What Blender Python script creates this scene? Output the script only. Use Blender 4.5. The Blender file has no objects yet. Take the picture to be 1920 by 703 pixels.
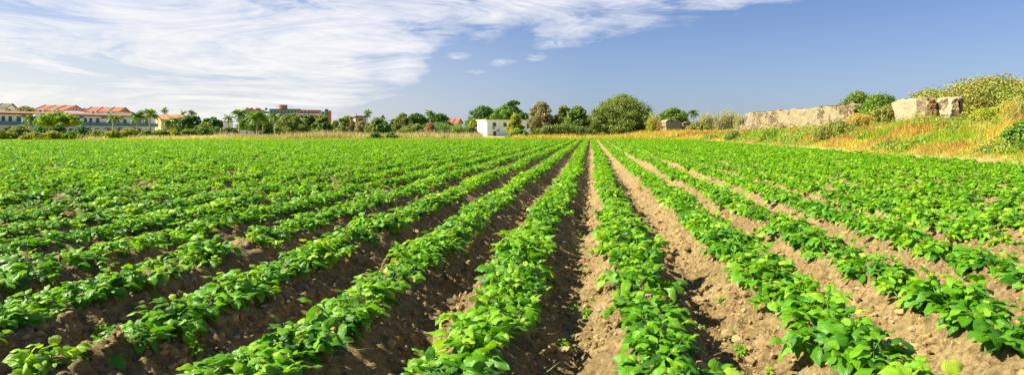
import bpy, math, random
import numpy as np
rs = np.random.RandomState
PI = math.pi
F = 1173.0; CX = 1108.0; CY = 248.0; EYE = 1.3
def WX(x, Y): return (x - CX) * Y / F
def WZ(y, Y): return EYE + (CY - y) * Y / F
scene = bpy.context.scene
COL = scene.collection

# ------------------------------------------------------------------ noise
def _h(ix, iy, s):
    n = (ix.astype(np.int64) * 374761393 + iy.astype(np.int64) * 668265263 + s * 974634777) & 0xFFFFFFFF
    n = ((n ^ (n >> 13)) * 1274126177) & 0xFFFFFFFF
    n = n ^ (n >> 16)
    return (n & 0xFFFFFF) / float(0xFFFFFF)
def vn(x, y, s=0):
    ix = np.floor(x); iy = np.floor(y); fx = x - ix; fy = y - iy
    fx = fx * fx * (3 - 2 * fx); fy = fy * fy * (3 - 2 * fy)
    a = _h(ix, iy, s); b = _h(ix + 1, iy, s); c = _h(ix, iy + 1, s); d = _h(ix + 1, iy + 1, s)
    return (a * (1 - fx) + b * fx) * (1 - fy) + (c * (1 - fx) + d * fx) * fy
def fbm(x, y, s=0, o=4, g=.5):
    t = 0; a = 1; n = 0
    for i in range(o):
        t = t + a * vn(x, y, s + i * 17); n += a; a *= g; x = x * 2.03 + 7.1; y = y * 2.03 + 3.7
    return t / n
def worley(x, y, s=0):
    ix = np.floor(x); iy = np.floor(y); best = np.full(np.shape(x), 9.0); idv = np.zeros(np.shape(x))
    for dx in (-1, 0, 1):
        for dy in (-1, 0, 1):
            cx = ix + dx; cy = iy + dy
            px = cx + _h(cx, cy, s); py = cy + _h(cx, cy, s + 5)
            d = (px - x) ** 2 + (py - y) ** 2
            m = d < best; best = np.where(m, d, best); idv = np.where(m, _h(cx, cy, s + 9), idv)
    return np.sqrt(best), idv
def sstep(a, b, x):
    t = np.clip((x - a) / (b - a), 0, 1); return t * t * (3 - 2 * t)

# ------------------------------------------------------------------ terrain
ROW0 = -0.54; ROWS = 0.9; REDGE = 13.9
def far_edge(X):
    return np.where(X < 0, 90 + 0.26 * X, 90 - 0.5 * np.maximum(X - 4, 0))
def field_mask(X, Y):
    j = (fbm(X * .6, Y * .6, 91, 2) - .5) * 1.2
    return sstep(REDGE + .35 + j * .4, REDGE + .05 + j * .4, X) * sstep(0.6, -0.4, Y - far_edge(X) + j) * sstep(-140, -139, X)
def bank_h(Y):
    return np.interp(Y, [-30, 0, 38, 60, 89, 110, 135], [1.9, 1.8, 1.55, 1.2, .85, .8, .8])
def row_wob(k, Y): return (vn(Y * .35, np.zeros_like(Y) + k * 3.3, 41) - .5) * .12
def ground_z(X, Y, fine=True):
    X = np.asarray(X, float); Y = np.asarray(Y, float)
    fm = field_mask(X, Y)
    k = (X - ROW0) / ROWS
    w = (vn(Y * .35, np.round(k) * 3.3, 41) - .5) * .12
    c = .5 + .5 * np.cos(2 * PI * (X - ROW0 - w) / ROWS)
    ridge = .235 * c ** .85 * (0.88 + .3 * fbm(X * .8, Y * 1.1, 3, 2))
    z = fm * ridge + (1 - fm) * (.10 + .16 * (fbm(X * .25, Y * .25, 8, 3) - .5))
    st = np.interp(Y, [82, 104], [15.0, 3.0])
    s = sstep(st, st + 5.8, X + (fbm(X * .3, Y * .3, 12, 2) - .5) * 1.4) * sstep(190, 135, Y)
    z = z + s * bank_h(Y) * (1 + .35 * (fbm(X * .35, Y * .35, 22, 3) - .5)) * sstep(240, 60, X)
    if fine:
        near = 1.0 / (1 + (np.maximum(Y, 0) / 22.0) ** 2)
        z = z + (fbm(X * 2.6, Y * 2.1, 31, 3) - .5) * .085 * (.3 + .7 * near)
        nb = near * fm
        m = nb > .02
        if m.any():
            xs = X[m]; ys = Y[m]
            d1, i1 = worley(xs * 9 + fbm(xs * 7, ys * 7, 5, 2), ys * 9, 51)
            d2, i2 = worley(xs * 21, ys * 21 + 2 * fbm(xs * 9, ys * 9, 6, 2), 61)
            pat = sstep(.4, .62, fbm(xs * 1.3, ys * 1.3, 71, 3))
            add = np.clip(.55 - d1, 0, 1) * .125 * (i1 > .36) * pat * i1 + np.clip(.5 - d2, 0, 1) * .048 * (i2 > .3)
            add = add + (fbm(xs * 11, ys * 11, 77, 3) - .5) * .10 + (fbm(xs * 45, ys * 45, 78, 2) - .5) * .012
            tmp = np.zeros_like(z); tmp[m] = add * nb[m]; z = z + tmp
    return z

# ------------------------------------------------------------------ mesh helpers
def mesh_np(name, V, quads=None, tris=None, mat=None, parent=None, tint=None, uv=None, smooth=True, attrs=None):
    me = bpy.data.meshes.new(name)
    V = np.ascontiguousarray(V, np.float32).reshape(-1, 3)
    loops = []; starts = []; off = 0
    for F_, n in ((quads, 4), (tris, 3)):
        if F_ is None or len(F_) == 0: continue
        F_ = np.asarray(F_, np.int32).reshape(-1, n)
        loops.append(F_.ravel()); starts.append(off + np.arange(len(F_), dtype=np.int32) * n); off += F_.size
    loops = np.concatenate(loops); starts = np.concatenate(starts)
    me.vertices.add(len(V)); me.vertices.foreach_set('co', V.ravel())
    me.loops.add(len(loops)); me.loops.foreach_set('vertex_index', loops)
    me.polygons.add(len(starts)); me.polygons.foreach_set('loop_start', starts)
    me.polygons.foreach_set('use_smooth', np.full(len(starts), smooth, bool))
    me.update(calc_edges=True)
    if tint is not None:
        a = me.attributes.new('tint', 'FLOAT', 'POINT'); a.data.foreach_set('value', np.asarray(tint, np.float32))
    for k, v in (attrs or {}).items():
        a = me.attributes.new(k, 'FLOAT', 'POINT'); a.data.foreach_set('value', np.asarray(v, np.float32))
    if uv is not None:
        l = me.uv_layers.new(name='UVMap'); l.data.foreach_set('uv', np.ascontiguousarray(uv[loops], np.float32).ravel())
    if mat: me.materials.append(mat)
    o = bpy.data.objects.new(name, me); COL.objects.link(o)
    if parent: o.parent = parent
    return o
def grid_faces(nu, nv):
    a = np.arange(nu * nv).reshape(nu, nv)
    return np.stack([a[:-1, :-1], a[1:, :-1], a[1:, 1:], a[:-1, 1:]], -1).reshape(-1, 4)
def tag(o, label=None, cat=None, group=None, kind=None):
    if label: o['label'] = label
    if cat: o['category'] = cat
    if group: o['group'] = group
    if kind: o['kind'] = kind
    return o
def empty(name, x, y, z=None, rz=0, **kw):
    o = bpy.data.objects.new(name, None); COL.objects.link(o)
    if z is None: z = float(ground_z(np.array([x]), np.array([y]), False)[0])
    o.location = (x, y, z); o.rotation_euler = (0, 0, rz); o.empty_display_size = .2
    return tag(o, **kw)
class G:
    def __init__(s): s.v = []; s.f = []
    def box(s, x0, x1, y0, y1, z0, z1):
        b = len(s.v)
        s.v += [(x0,y0,z0),(x1,y0,z0),(x1,y1,z0),(x0,y1,z0),(x0,y0,z1),(x1,y0,z1),(x1,y1,z1),(x0,y1,z1)]
        s.f += [tuple(b+i for i in q) for q in ((0,3,2,1),(4,5,6,7),(0,1,5,4),(1,2,6,5),(2,3,7,6),(3,0,4,7))]
        return s
    def poly(s, pts, dv):      # prism: pts extruded by dv
        b = len(s.v); n = len(pts)
        s.v += [tuple(p) for p in pts] + [tuple(p[i] + dv[i] for i in range(3)) for p in pts]
        s.f += [tuple(range(b + n - 1, b - 1, -1)), tuple(range(b + n, b + 2 * n))]
        for i in range(n):
            j = (i + 1) % n; s.f.append((b + i, b + j, b + n + j, b + n + i))
        return s
    def tube(s, pts, rad, n=7):
        b = len(s.v); pts = [np.array(p, float) for p in pts]
        for i, p in enumerate(pts):
            d = pts[min(i + 1, len(pts) - 1)] - pts[max(i - 1, 0)]; d /= np.linalg.norm(d) + 1e-9
            u = np.cross(d, (0.3, 1, 0.1)); u /= np.linalg.norm(u) + 1e-9; w = np.cross(d, u)
            for k in range(n):
                a = 2 * PI * k / n
                s.v.append(tuple(p + rad[i] * (math.cos(a) * u + math.sin(a) * w)))
        for i in range(len(pts) - 1):
            for k in range(n):
                k2 = (k + 1) % n
                s.f.append((b + i*n + k, b + i*n + k2, b + (i+1)*n + k2, b + (i+1)*n + k))
        s.f.append(tuple(b + (len(pts)-1)*n + k for k in range(n)))
        return s
    def build(s, name, mat, parent=None, smooth=False, bevel=0):
        me = bpy.data.meshes.new(name); me.from_pydata(s.v, [], s.f); me.materials.append(mat)
        if smooth: me.polygons.foreach_set('use_smooth', [True] * len(me.polygons))
        me.update()
        import bmesh
        bm = bmesh.new(); bm.from_mesh(me); bmesh.ops.recalc_face_normals(bm, faces=bm.faces)
        if bevel: bmesh.ops.bevel(bm, geom=bm.edges[:], offset=bevel, segments=2, affect='EDGES')
        bm.to_mesh(me); bm.free()
        o = bpy.data.objects.new(name, me); COL.objects.link(o)
        if parent: o.parent = parent
        return o

# ------------------------------------------------------------------ materials
def newmat(name):
    m = bpy.data.materials.new(name); m.use_nodes = True; nt = m.node_tree; nt.nodes.clear()
    return m, nt
def nd(nt, t, **kw):
    n = nt.nodes.new(t)
    for k, v in kw.items():
        if k in n.inputs: n.inputs[k].default_value = v
        else: setattr(n, k, v)
    return n
def ramp(nt, stops, interp='LINEAR'):
    r = nt.nodes.new('ShaderNodeValToRGB'); r.color_ramp.interpolation = interp
    e = r.color_ramp.elements
    while len(e) < len(stops): e.new(.5)
    for i, (p, c) in enumerate(stops):
        e[i].position = p; e[i].color = (c[0], c[1], c[2], 1) if hasattr(c, '__len__') else (c, c, c, 1)
    return r
def math_(nt, op, a, b=None, c=None, clamp=False):
    n = nt.nodes.new('ShaderNodeMath'); n.operation = op; n.use_clamp = clamp
    for i, v in enumerate((a, b, c)):
        if v is None: continue
        if hasattr(v, 'node'): nt.links.new(v, n.inputs[i])
        else: n.inputs[i].default_value = v
    return n.outputs[0]
def mixc(nt, f, a, b, mode='MIX'):
    n = nt.nodes.new('ShaderNodeMix'); n.data_type = 'RGBA'; n.blend_type = mode
    for i, v in ((0, f), (6, a), (7, b)):
        if hasattr(v, 'node'): nt.links.new(v, n.inputs[i])
        elif i == 0: n.inputs[0].default_value = v
        else: n.inputs[i].default_value = (*v[:3], 1)
    return n.outputs[2]
def noise(nt, co, scale, detail=4, rough=.55, dist=0):
    n = nd(nt, 'ShaderNodeTexNoise', Scale=scale, Detail=detail, Roughness=rough, Distortion=dist)
    if co is not None: nt.links.new(co, n.inputs['Vector'])
    return n.outputs['Fac']

def leaf_mat(name, cols, transl=.35, rough=.45, veins=False, tcol=None, spec=.5):
    m, nt = newmat(name); L = nt.links.new
    at = nd(nt, 'ShaderNodeAttribute', attribute_name='tint')
    n = len(cols); r = ramp(nt, [(i / max(n - 1, 1), c) for i, c in enumerate(cols)])
    L(at.outputs['Fac'], r.inputs[0]); c = r.outputs[0]
    geo = nt.nodes.new('ShaderNodeNewGeometry')
    nz = noise(nt, geo.outputs['Position'], 14 if veins else .8, 2)
    c = mixc(nt, .5, c, ramp_out(nt, nz, [(.3, (.72, .72, .72)), (.7, (1.25, 1.22, 1.1))]), 'MULTIPLY')
    p = nd(nt, 'ShaderNodeBsdfPrincipled', Roughness=rough); p.inputs['Specular IOR Level'].default_value = spec
    if veins:
        uv = nt.nodes.new('ShaderNodeUVMap'); sp = nt.nodes.new('ShaderNodeSeparateXYZ'); L(uv.outputs[0], sp.inputs[0])
        au = math_(nt, 'ABSOLUTE', math_(nt, 'SUBTRACT', sp.outputs[0], .5))
        ph = math_(nt, 'SUBTRACT', math_(nt, 'MULTIPLY', sp.outputs[1], 7.5), math_(nt, 'MULTIPLY', au, 6.5))
        fr = math_(nt, 'ABSOLUTE', math_(nt, 'SUBTRACT', math_(nt, 'FRACT', ph), .5))       # 0 at vein
        side = math_(nt, 'SUBTRACT', 1, math_(nt, 'MULTIPLY', fr, 9), clamp=True)
        mid = math_(nt, 'SUBTRACT', 1, math_(nt, 'MULTIPLY', au, 26), clamp=True)
        vein = math_(nt, 'MAXIMUM', math_(nt, 'MULTIPLY', side, .55), mid)
        c = mixc(nt, math_(nt, 'MULTIPLY', vein, .30), c, (.24, .42, .07))
        h = math_(nt, 'SUBTRACT', math_(nt, 'SINE', math_(nt, 'MULTIPLY', fr, 3.14)), math_(nt, 'MULTIPLY', mid, .8))
        b = nd(nt, 'ShaderNodeBump', Strength=.35, Distance=.004); L(h, b.inputs['Height']); L(b.outputs[0], p.inputs['Normal'])
    L(c, p.inputs['Base Color'])
    t = nt.nodes.new('ShaderNodeBsdfTranslucent')
    tc = mixc(nt, 1.0, c, tcol or (1.5, 1.35, .5), 'MULTIPLY'); L(tc, t.inputs[0])
    mx = nd(nt, 'ShaderNodeMixShader', Fac=transl); L(p.outputs[0], mx.inputs[1]); L(t.outputs[0], mx.inputs[2])
    o = nt.nodes.new('ShaderNodeOutputMaterial'); L(mx.outputs[0], o.inputs[0])
    return m
def ramp_out(nt, fac, stops):
    r = ramp(nt, stops); nt.links.new(fac, r.inputs[0]); return r.outputs[0]
def surf_mat(name, c0, c1, scale=3, rough=.85, bump=.3, bscale=None, c2=None, scale2=.6, coord='Object', dist=.03):
    m, nt = newmat(name); L = nt.links.new
    tc = nt.nodes.new('ShaderNodeTexCoord'); co = tc.outputs[coord]
    c = mixc(nt, ramp_out(nt, noise(nt, co, scale, 6, .6), [(.35, 0), (.65, 1)]), c0, c1)
    if c2: c = mixc(nt, ramp_out(nt, noise(nt, co, scale2, 5, .65, .4), [(.48, 0), (.66, 1)]), c, c2)
    p = nd(nt, 'ShaderNodeBsdfPrincipled', Roughness=rough); L(c, p.inputs['Base Color'])
    if bump:
        b = nd(nt, 'ShaderNodeBump', Strength=bump, Distance=dist)
        L(noise(nt, co, bscale or scale * 3, 6, .65), b.inputs['Height']); L(b.outputs[0], p.inputs['Normal'])
    o = nt.nodes.new('ShaderNodeOutputMaterial'); L(p.outputs[0], o.inputs[0])
    return m

GC = [(.024, .130, .003), (.105, .320, .006), (.230, .470, .012), (.42, .56, .04)]
LEAF = leaf_mat('crop_leaf', GC, .36, .38, True, spec=.4)
LEAFFAR = leaf_mat('crop_leaf_small', GC, .36, .5, spec=.25)
STEM = surf_mat('plant_stem', (.06, .15, .02), (.10, .20, .03), 20, .6, 0)
BARK = surf_mat('bark', (.13, .09, .06), (.24, .18, .13), 4, .9, .6)
PALEBARK = surf_mat('pale_bark', (.30, .24, .18), (.42, .36, .28), 4, .9, .6)
OLIVE = leaf_mat('olive_foliage', [(.10, .16, .025), (.19, .27, .05), (.29, .37, .085)], .36, .6)
DARKG = leaf_mat('dark_foliage', [(.03, .09, .012), (.06, .17, .02), (.13, .27, .035)], .25, .5)
FOREST = leaf_mat('forest_foliage', [(.055, .125, .012), (.13, .24, .022), (.30, .42, .05)], .38, .5)
RUSTG = leaf_mat('orange_weeds', [(.26, .13, .03), (.46, .28, .04), (.60, .44, .09)], .3, .7, tcol=(1.1, 1, .7))
HERB = leaf_mat('herb_foliage', [(.08, .20, .008), (.19, .36, .012), (.40, .48, .025)], .3, .5)
MIDG = leaf_mat('green_foliage', [(.06, .15, .012), (.12, .27, .022), (.24, .38, .04)], .3, .5)
YELG = leaf_mat('yellow_green_foliage', [(.18, .26, .015), (.34, .40, .02), (.52, .48, .03)], .3, .55)
GREYB = leaf_mat('dry_foliage', [(.21, .19, .065), (.33, .30, .12), (.44, .39, .18)], .2, .7, tcol=(1.2, 1.1, .8))
PINKB = leaf_mat('reddish_foliage', [(.36, .19, .07), (.48, .28, .14), (.42, .36, .10)], .25, .7, tcol=(1.2, 1, .8))
ORNG = leaf_mat('orange_foliage', [(.28, .16, .04), (.42, .26, .06), (.36, .32, .07)], .25, .7, tcol=(1.3, 1, .7))
CANE = leaf_mat('cane_foliage', [(.18, .24, .03), (.34, .36, .07), (.52, .43, .15)], .25, .6)
PALM = leaf_mat('palm_foliage', [(.05, .14, .015), (.12, .26, .03), (.28, .37, .06)], .25, .45)
HEATH = leaf_mat('bank_shrub_foliage', [(.07, .14, .015), (.16, .26, .03), (.26, .34, .04), (.38, .29, .06), (.32, .17, .05)], .22, .6)
GRASSG = leaf_mat('green_grass', [(.14, .32, .01), (.27, .44, .015), (.48, .50, .03)], .35, .6)
GRASSY = leaf_mat('dry_grass', [(.56, .48, .14), (.68, .60, .26), (.76, .70, .42)], .3, .7, tcol=(1.1, 1, .8))
GRASSO = leaf_mat('golden_weeds', [(.42, .30, .04), (.60, .48, .06), (.70, .58, .12)], .3, .7, tcol=(1.1, 1, .7))
WHITE = surf_mat('white_render', (.82, .85, .90), (.87, .89, .92), .8, .8, .1)
CREAMW = surf_mat('cream_render', (.62, .55, .44), (.72, .66, .55), .8, .85, .1)
TILE = None
def tile_mat(name, a, b, ang=0):
    m, nt = newmat(name); L = nt.links.new
    tc = nt.nodes.new('ShaderNodeTexCoord'); co = tc.outputs['Object']
    w = nd(nt, 'ShaderNodeTexWave', Scale=1.6, Distortion=.3, Detail=1); w.bands_direction = 'X'; L(co, w.inputs[0])
    c = mixc(nt, ramp_out(nt, noise(nt, co, 2.5, 6, .7), [(.35, 0), (.65, 1)]), a, b)
    c = mixc(nt, math_(nt, 'MULTIPLY', ramp_out(nt, w.outputs['Fac'], [(.1, 1), (.4, 0)]), .35), c, (.12, .04, .025))
    p = nd(nt, 'ShaderNodeBsdfPrincipled', Roughness=.85); L(c, p.inputs['Base Color'])
    bm = nd(nt, 'ShaderNodeBump', Strength=.8, Distance=.08); L(w.outputs['Fac'], bm.inputs['Height']); L(bm.outputs[0], p.inputs['Normal'])
    o = nt.nodes.new('ShaderNodeOutputMaterial'); L(p.outputs[0], o.inputs[0]); return m
TILE = tile_mat('terracotta_tiles', (.42, .12, .06), (.55, .20, .10))
TILEO = tile_mat('orange_tiles', (.50, .22, .08), (.62, .32, .14))
TILEB = tile_mat('brown_tiles', (.25, .10, .06), (.33, .15, .10))
DARKROOF = surf_mat('grey_roofing', (.09, .09, .09), (.15, .14, .13), 2)
PINKW = surf_mat('pink_brick', (.48, .20, .15), (.56, .27, .20), 6, .9)
ORANGEW = surf_mat('orange_render', (.62, .36, .16), (.70, .45, .22), 1.5, .9, .1)
TEAL = surf_mat('teal_paint', (.04, .12, .15), (.055, .15, .18), 1, .5, 0)
TEALB = surf_mat('blue_grey_panel', (.085, .17, .20), (.11, .20, .23), 1, .5, 0)
TRIM = surf_mat('white_trim', (.72, .72, .72), (.80, .80, .79), 2, .6, 0)
GLASS = surf_mat('window_glass', (.02, .03, .035), (.04, .055, .06), 1, .12, 0)
CONC = surf_mat('concrete', (.34, .31, .27), (.46, .42, .36), 3, .9)
RUST = surf_mat('rust_red_cladding', (.36, .13, .08), (.45, .18, .11), 3, .8)
GREENP = surf_mat('green_cladding', (.06, .20, .13), (.08, .25, .16), 3, .7)
SLATEB = surf_mat('slate_cladding', (.10, .16, .17), (.15, .21, .22), 2, .7)
ACW = surf_mat('metal_housing', (.30, .33, .35), (.42, .44, .45), 4, .5, 0)
STONEOLD = surf_mat('old_tower_stone', (.34, .27, .19), (.45, .37, .28), 2.5, .95, .6, c2=(.22, .17, .12))
def stone_mat(name, plaster, lo, hi):
    m, nt = newmat(name); L = nt.links.new
    tc = nt.nodes.new('ShaderNodeTexCoord'); co = tc.outputs['Object']
    v = nd(nt, 'ShaderNodeTexVoronoi', Scale=3.0); L(co, v.inputs['Vector'])
    ve = nd(nt, 'ShaderNodeTexVoronoi', Scale=3.0, feature='DISTANCE_TO_EDGE'); L(co, ve.inputs['Vector'])
    sepc = nt.nodes.new('ShaderNodeSeparateColor'); L(v.outputs['Color'], sepc.inputs[0])
    stone = ramp_out(nt, sepc.outputs[0], [(0, lo), (.5, [(a + b) / 2 for a, b in zip(lo, hi)]), (1, hi)])
    joint = ramp_out(nt, ve.outputs['Distance'], [(.0, 1), (.09, 0)])
    stone = mixc(nt, math_(nt, 'MULTIPLY', joint, .75), stone, (.22, .15, .08))
    n1 = noise(nt, co, .9, 6, .7)
    at = nd(nt, 'ShaderNodeAttribute', attribute_name='plaster')
    f = ramp_out(nt, math_(nt, 'ADD', n1, math_(nt, 'SUBTRACT', math_(nt, 'MULTIPLY', at.outputs['Fac'], .9), .45)), [(.47, 0), (.55, 1)])
    pl = mixc(nt, ramp_out(nt, noise(nt, co, 3, 6, .7), [(.35, 0), (.7, 1)]), plaster, [x * .74 for x in plaster])
    c = mixc(nt, f, stone, pl)
    p = nd(nt, 'ShaderNodeBsdfPrincipled', Roughness=.95); L(c, p.inputs['Base Color'])
    hh = math_(nt, 'ADD', math_(nt, 'MULTIPLY', math_(nt, 'MULTIPLY', joint, -1.0), math_(nt, 'SUBTRACT', 1, f)), math_(nt, 'MULTIPLY', noise(nt, co, 14, 6, .7), .6))
    b = nd(nt, 'ShaderNodeBump', Strength=.9, Distance=.06); L(hh, b.inputs['Height']); L(b.outputs[0], p.inputs['Normal'])
    o = nt.nodes.new('ShaderNodeOutputMaterial'); L(p.outputs[0], o.inputs[0]); return m
WALLST = stone_mat('rubble_wall_stone', (.30, .25, .135), (.08, .055, .025), (.33, .26, .13))
WALLPL = stone_mat('pale_ruin_stone', (.36, .315, .19), (.11, .08, .04), (.34, .27, .14))
CAPST = surf_mat('dark_weathered_stone', (.06, .055, .05), (.16, .14, .12), 5, .95, .7)
ROCK = surf_mat('pale_rock', (.42, .36, .28), (.58, .52, .43), 6, .9, .6)

# soil / ground
def ground_mat():
    m, nt = newmat('soil_and_meadow'); L = nt.links.new
    geo = nt.nodes.new('ShaderNodeNewGeometry'); co = geo.outputs['Position']
    big = ramp_out(nt, noise(nt, co, .9, 5, .6), [(.35, 0), (.65, 1)])
    soil = mixc(nt, big, (.25, .172, .070), (.41, .300, .128))
    fine = noise(nt, co, 22, 8, .7)
    soil = mixc(nt, ramp_out(nt, fine, [(.36, 1), (.56, 0)]), soil, (.12, .078, .030))
    soil = mixc(nt, ramp_out(nt, noise(nt, co, .45, 5, .65, .5), [(.5, 0), (.64, .45)]), soil, (.17, .11, .05))
    v = nd(nt, 'ShaderNodeTexVoronoi', Scale=34); L(co, v.inputs['Vector'])
    sc_ = nt.nodes.new('ShaderNodeSeparateColor'); L(v.outputs['Color'], sc_.inputs[0])
    soil = mixc(nt, math_(nt, 'MULTIPLY', ramp_out(nt, sc_.outputs[0], [(.66, 0), (.97, 1)]), .6), soil, (.42, .32, .17))
    mead = mixc(nt, ramp_out(nt, noise(nt, co, .35, 6, .7), [(.4, 0), (.58, 1)]), (.48, .38, .12), (.24, .34, .03))
    mead = mixc(nt, ramp_out(nt, noise(nt, co, 5, 6, .7), [(.35, 1), (.55, 0)]), mead, (.34, .22, .10))
    at = nd(nt, 'ShaderNodeAttribute', attribute_name='field')
    c = mixc(nt, at.outputs['Fac'], mead, soil)
    p = nd(nt, 'ShaderNodeBsdfPrincipled', Roughness=.95); L(c, p.inputs['Base Color']); p.inputs['Specular IOR Level'].default_value = .2
    b = nd(nt, 'ShaderNodeBump', Strength=1.0, Distance=.035); L(noise(nt, co, 38, 9, .72), b.inputs['Height'])
    L(b.outputs[0], p.inputs['Normal'])
    o = nt.nodes.new('ShaderNodeOutputMaterial'); L(p.outputs[0], o.inputs[0]); return m
SOIL = ground_mat()
def axis(segs):
    out = []
    for a, b, d in segs:
        n = max(1, int(round((b - a) / d))); out.append(a + (b - a) * np.arange(n) / n)
    out.append(np.array([segs[-1][1]])); return np.concatenate(out)
xs = axis([(-4000, -600, 300), (-600, -140, 20), (-140, -106, 4), (-106, -50, .18), (-50, -14, .09), (-14, -4.5, .035), (-4.5, 4.5, .017), (4.5, 14.5, .035), (14.5, 40, .25), (40, 120, 4), (120, 600, 30), (600, 4000, 300)])
yl = list(np.arange(-6, 1.4, .12)); y = 1.4
while y < 94:
    yl.append(y); y += max(.013, .0052 * y)
yl += list(np.arange(94, 260, 2)) + list(np.arange(260, 900, 25)) + list(np.arange(900, 6001, 300))
ys = np.array([-300, -100, -40, -15] + yl)
XX, YY = np.meshgrid(xs, ys, indexing='ij')
ZZ = ground_z(XX, YY)
g = mesh_np('ground', np.stack([XX, YY, ZZ], -1).reshape(-1, 3), quads=grid_faces(len(xs), len(ys)), mat=SOIL,
            attrs={'field': field_mask(XX, YY).ravel()})
tag(g, kind='structure')
del XX, YY, ZZ

# ------------------------------------------------------------------ crop plants
def leaves(N, base, az, pitch, L, W, droop, roll, fold, r, ls, ts):
    """vectorised leaf blades -> (N, nl, nt, 3)"""
    ls = np.asarray(ls); ts = np.asarray(ts); nl = len(ls)
    n2 = 12; ss = np.linspace(0, 1, n2 + 1)
    ang = pitch[:, None] - droop[:, None] * ss[None] ** 1.3
    dh = np.cos(ang); dz = np.sin(ang)
    H = np.concatenate([np.zeros((N, 1)), np.cumsum((dh[:, 1:] + dh[:, :-1]) / 2, 1)], 1) / n2
    Zc = np.concatenate([np.zeros((N, 1)), np.cumsum((dz[:, 1:] + dz[:, :-1]) / 2, 1)], 1) / n2
    idx = ls * n2; i0 = np.minimum(idx.astype(int), n2 - 1); fr = idx - i0
    Hs = H[:, i0] * (1 - fr) + H[:, i0 + 1] * fr; Zs = Zc[:, i0] * (1 - fr) + Zc[:, i0 + 1] * fr
    A = ang[:, i0]
    ca, sa = np.cos(az)[:, None], np.sin(az)[:, None]
    mid = np.stack([Hs * ca, Hs * sa, Zs], -1) * L[:, None, None] + base[:, None]
    tan = np.stack([np.cos(A) * ca, np.cos(A) * sa, np.sin(A)], -1)
    side0 = np.stack([-np.sin(az), np.cos(az), np.zeros(N)], -1)[:, None] + np.zeros_like(tan)
    nor0 = np.cross(tan, side0); nor0 = -nor0 * np.sign(nor0[..., 2:3] * 0 + 1)
    nor0 = np.cross(side0, tan) * -1
    cr = np.cos(roll)[:, None, None]; sr = np.sin(roll)[:, None, None]
    side = side0 * cr + nor0 * sr; nor = nor0 * cr - side0 * sr
    wp = (np.clip(ls, 0, 1) ** .62) * (1 - ls) ** .95 * (1 + .0 * ls); wp = wp / .56 * .5
    wp = np.where(ls >= 1, .0, wp)
    wv = wp[None, :, None] * W[:, None, None] * ts[None, None, :]
    ph = r.rand(N)[:, None, None] * 6.28
    rip = np.sin(ls[None, :, None] * 11 + ph + 1.5 * ts[None, None, :]) * .17 * np.abs(ts)[None, None, :] * W[:, None, None] * (wp[None, :, None] > 0)
    up = fold[:, None, None] * np.abs(wv) + rip * wp[None, :, None] * 2
    up = up - np.abs(wv) * (np.abs(ts) ** 2)[None, None, :] * .35
    return mid[:, :, None] + side[:, :, None] * wv[..., None] + nor[:, :, None] * up[..., None]

def plant_skeleton(seed, nst, nlf, big=1.0):
    r = rs(seed); B = []; AZ = []; P = []; L = []; D = []; T = []; stems = []
    a0 = r.rand() * 6.28
    for i in range(nst):
        a = a0 + i * 2.4 + r.randn() * .3
        tilt = math.radians(r.uniform(16, 64)) if i else .25
        ln = r.uniform(.19, .285) * (.80 + .25 * abs(math.sin(tilt)))
        p0 = np.array([r.randn() * .03, r.randn() * .05, -.03])
        d = np.array([math.sin(tilt) * math.cos(a), math.sin(tilt) * math.sin(a), math.cos(tilt)])
        pts = [p0 + d * ln * s + np.array([0, 0, -.10 * s * s * math.sin(tilt)]) for s in np.linspace(0, 1, 5)]
        stems.append(pts)
        for j in range(nlf + 2):
            s = min(1.0, .28 + .72 * (j + .3) / nlf)
            q = p0 + d * ln * s + np.array([0, 0, -.10 * s * s * math.sin(tilt)])
            la = a + j * 2.4 + r.randn() * .5
            if r.rand() < .45: la = a + r.randn() * .9
            size = (.150 - .062 * max(0, s - .62) / .38) * r.uniform(.70, 1.10) * big
            pet = size * .28
            q = q + np.array([math.cos(la), math.sin(la), .35]) * pet
            B.append(q); AZ.append(la); P.append(math.radians(r.uniform(-8, 40) - 34 * math.sin(tilt) * min(1, s + .2) + 22 * (s > .85)))
            L.append(size); D.append(r.uniform(.35, 1.45)); T.append(np.clip(.38 + .34 * (s - .6) + r.randn() * .17, 0, 1))
    T = np.array(T) + r.uniform(-.14, .16)
    T = np.clip(T, 0, 1)
    T[r.rand(len(T)) < .02] = 1.0
    return r, np.array(B), np.array(AZ), np.array(P), np.array(L), np.array(D), T, stems
def plant_mesh(seed, nst, nlf, ls, ts, big=1.0):
    r, B, AZ, P, L, D, T, stems = plant_skeleton(seed, nst, nlf, big); N = len(B)
    V = leaves(N, B, AZ, P, L, L * r.uniform(.70, .90, N), D, r.randn(N) * .38, r.uniform(.05, .5, N), r, ls, ts)
    nl, nt_ = len(ls), len(ts); gf = grid_faces(nl, nt_)
    Fq = (gf[None] + (np.arange(N) * nl * nt_)[:, None, None]).reshape(-1, 4)
    uv = np.stack(np.broadcast_arrays((np.asarray(ts)[None, None] + 1) / 2, np.asarray(ls)[None, :, None] + np.zeros((N, 1, 1))), -1).reshape(-1, 2)
    return V.reshape(-1, 3), Fq, np.repeat(T, nl * nt_), uv, stems

LS = [0, .06, .2, .36, .52, .68, .84, 1.0]; TS = [-1, -.5, 0, .5, 1]
protos = []
for i in range(14):
    V, Fq, T, uv, stems = plant_mesh(100 + i, 9 + i % 4, 7 + i % 2, LS, TS, .96 + .035 * (i % 6))
    me = mesh_np('foliage', V, quads=Fq, mat=LEAF, tint=T, uv=uv)
    gs = G()
    for p in stems: gs.tube(p, [.0055, .005, .004, .003, .002], 5)
    so = gs.build('stem', STEM, smooth=True)
    protos.append((me.data, so.data))
    bpy.data.objects.remove(me); bpy.data.objects.remove(so)
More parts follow.
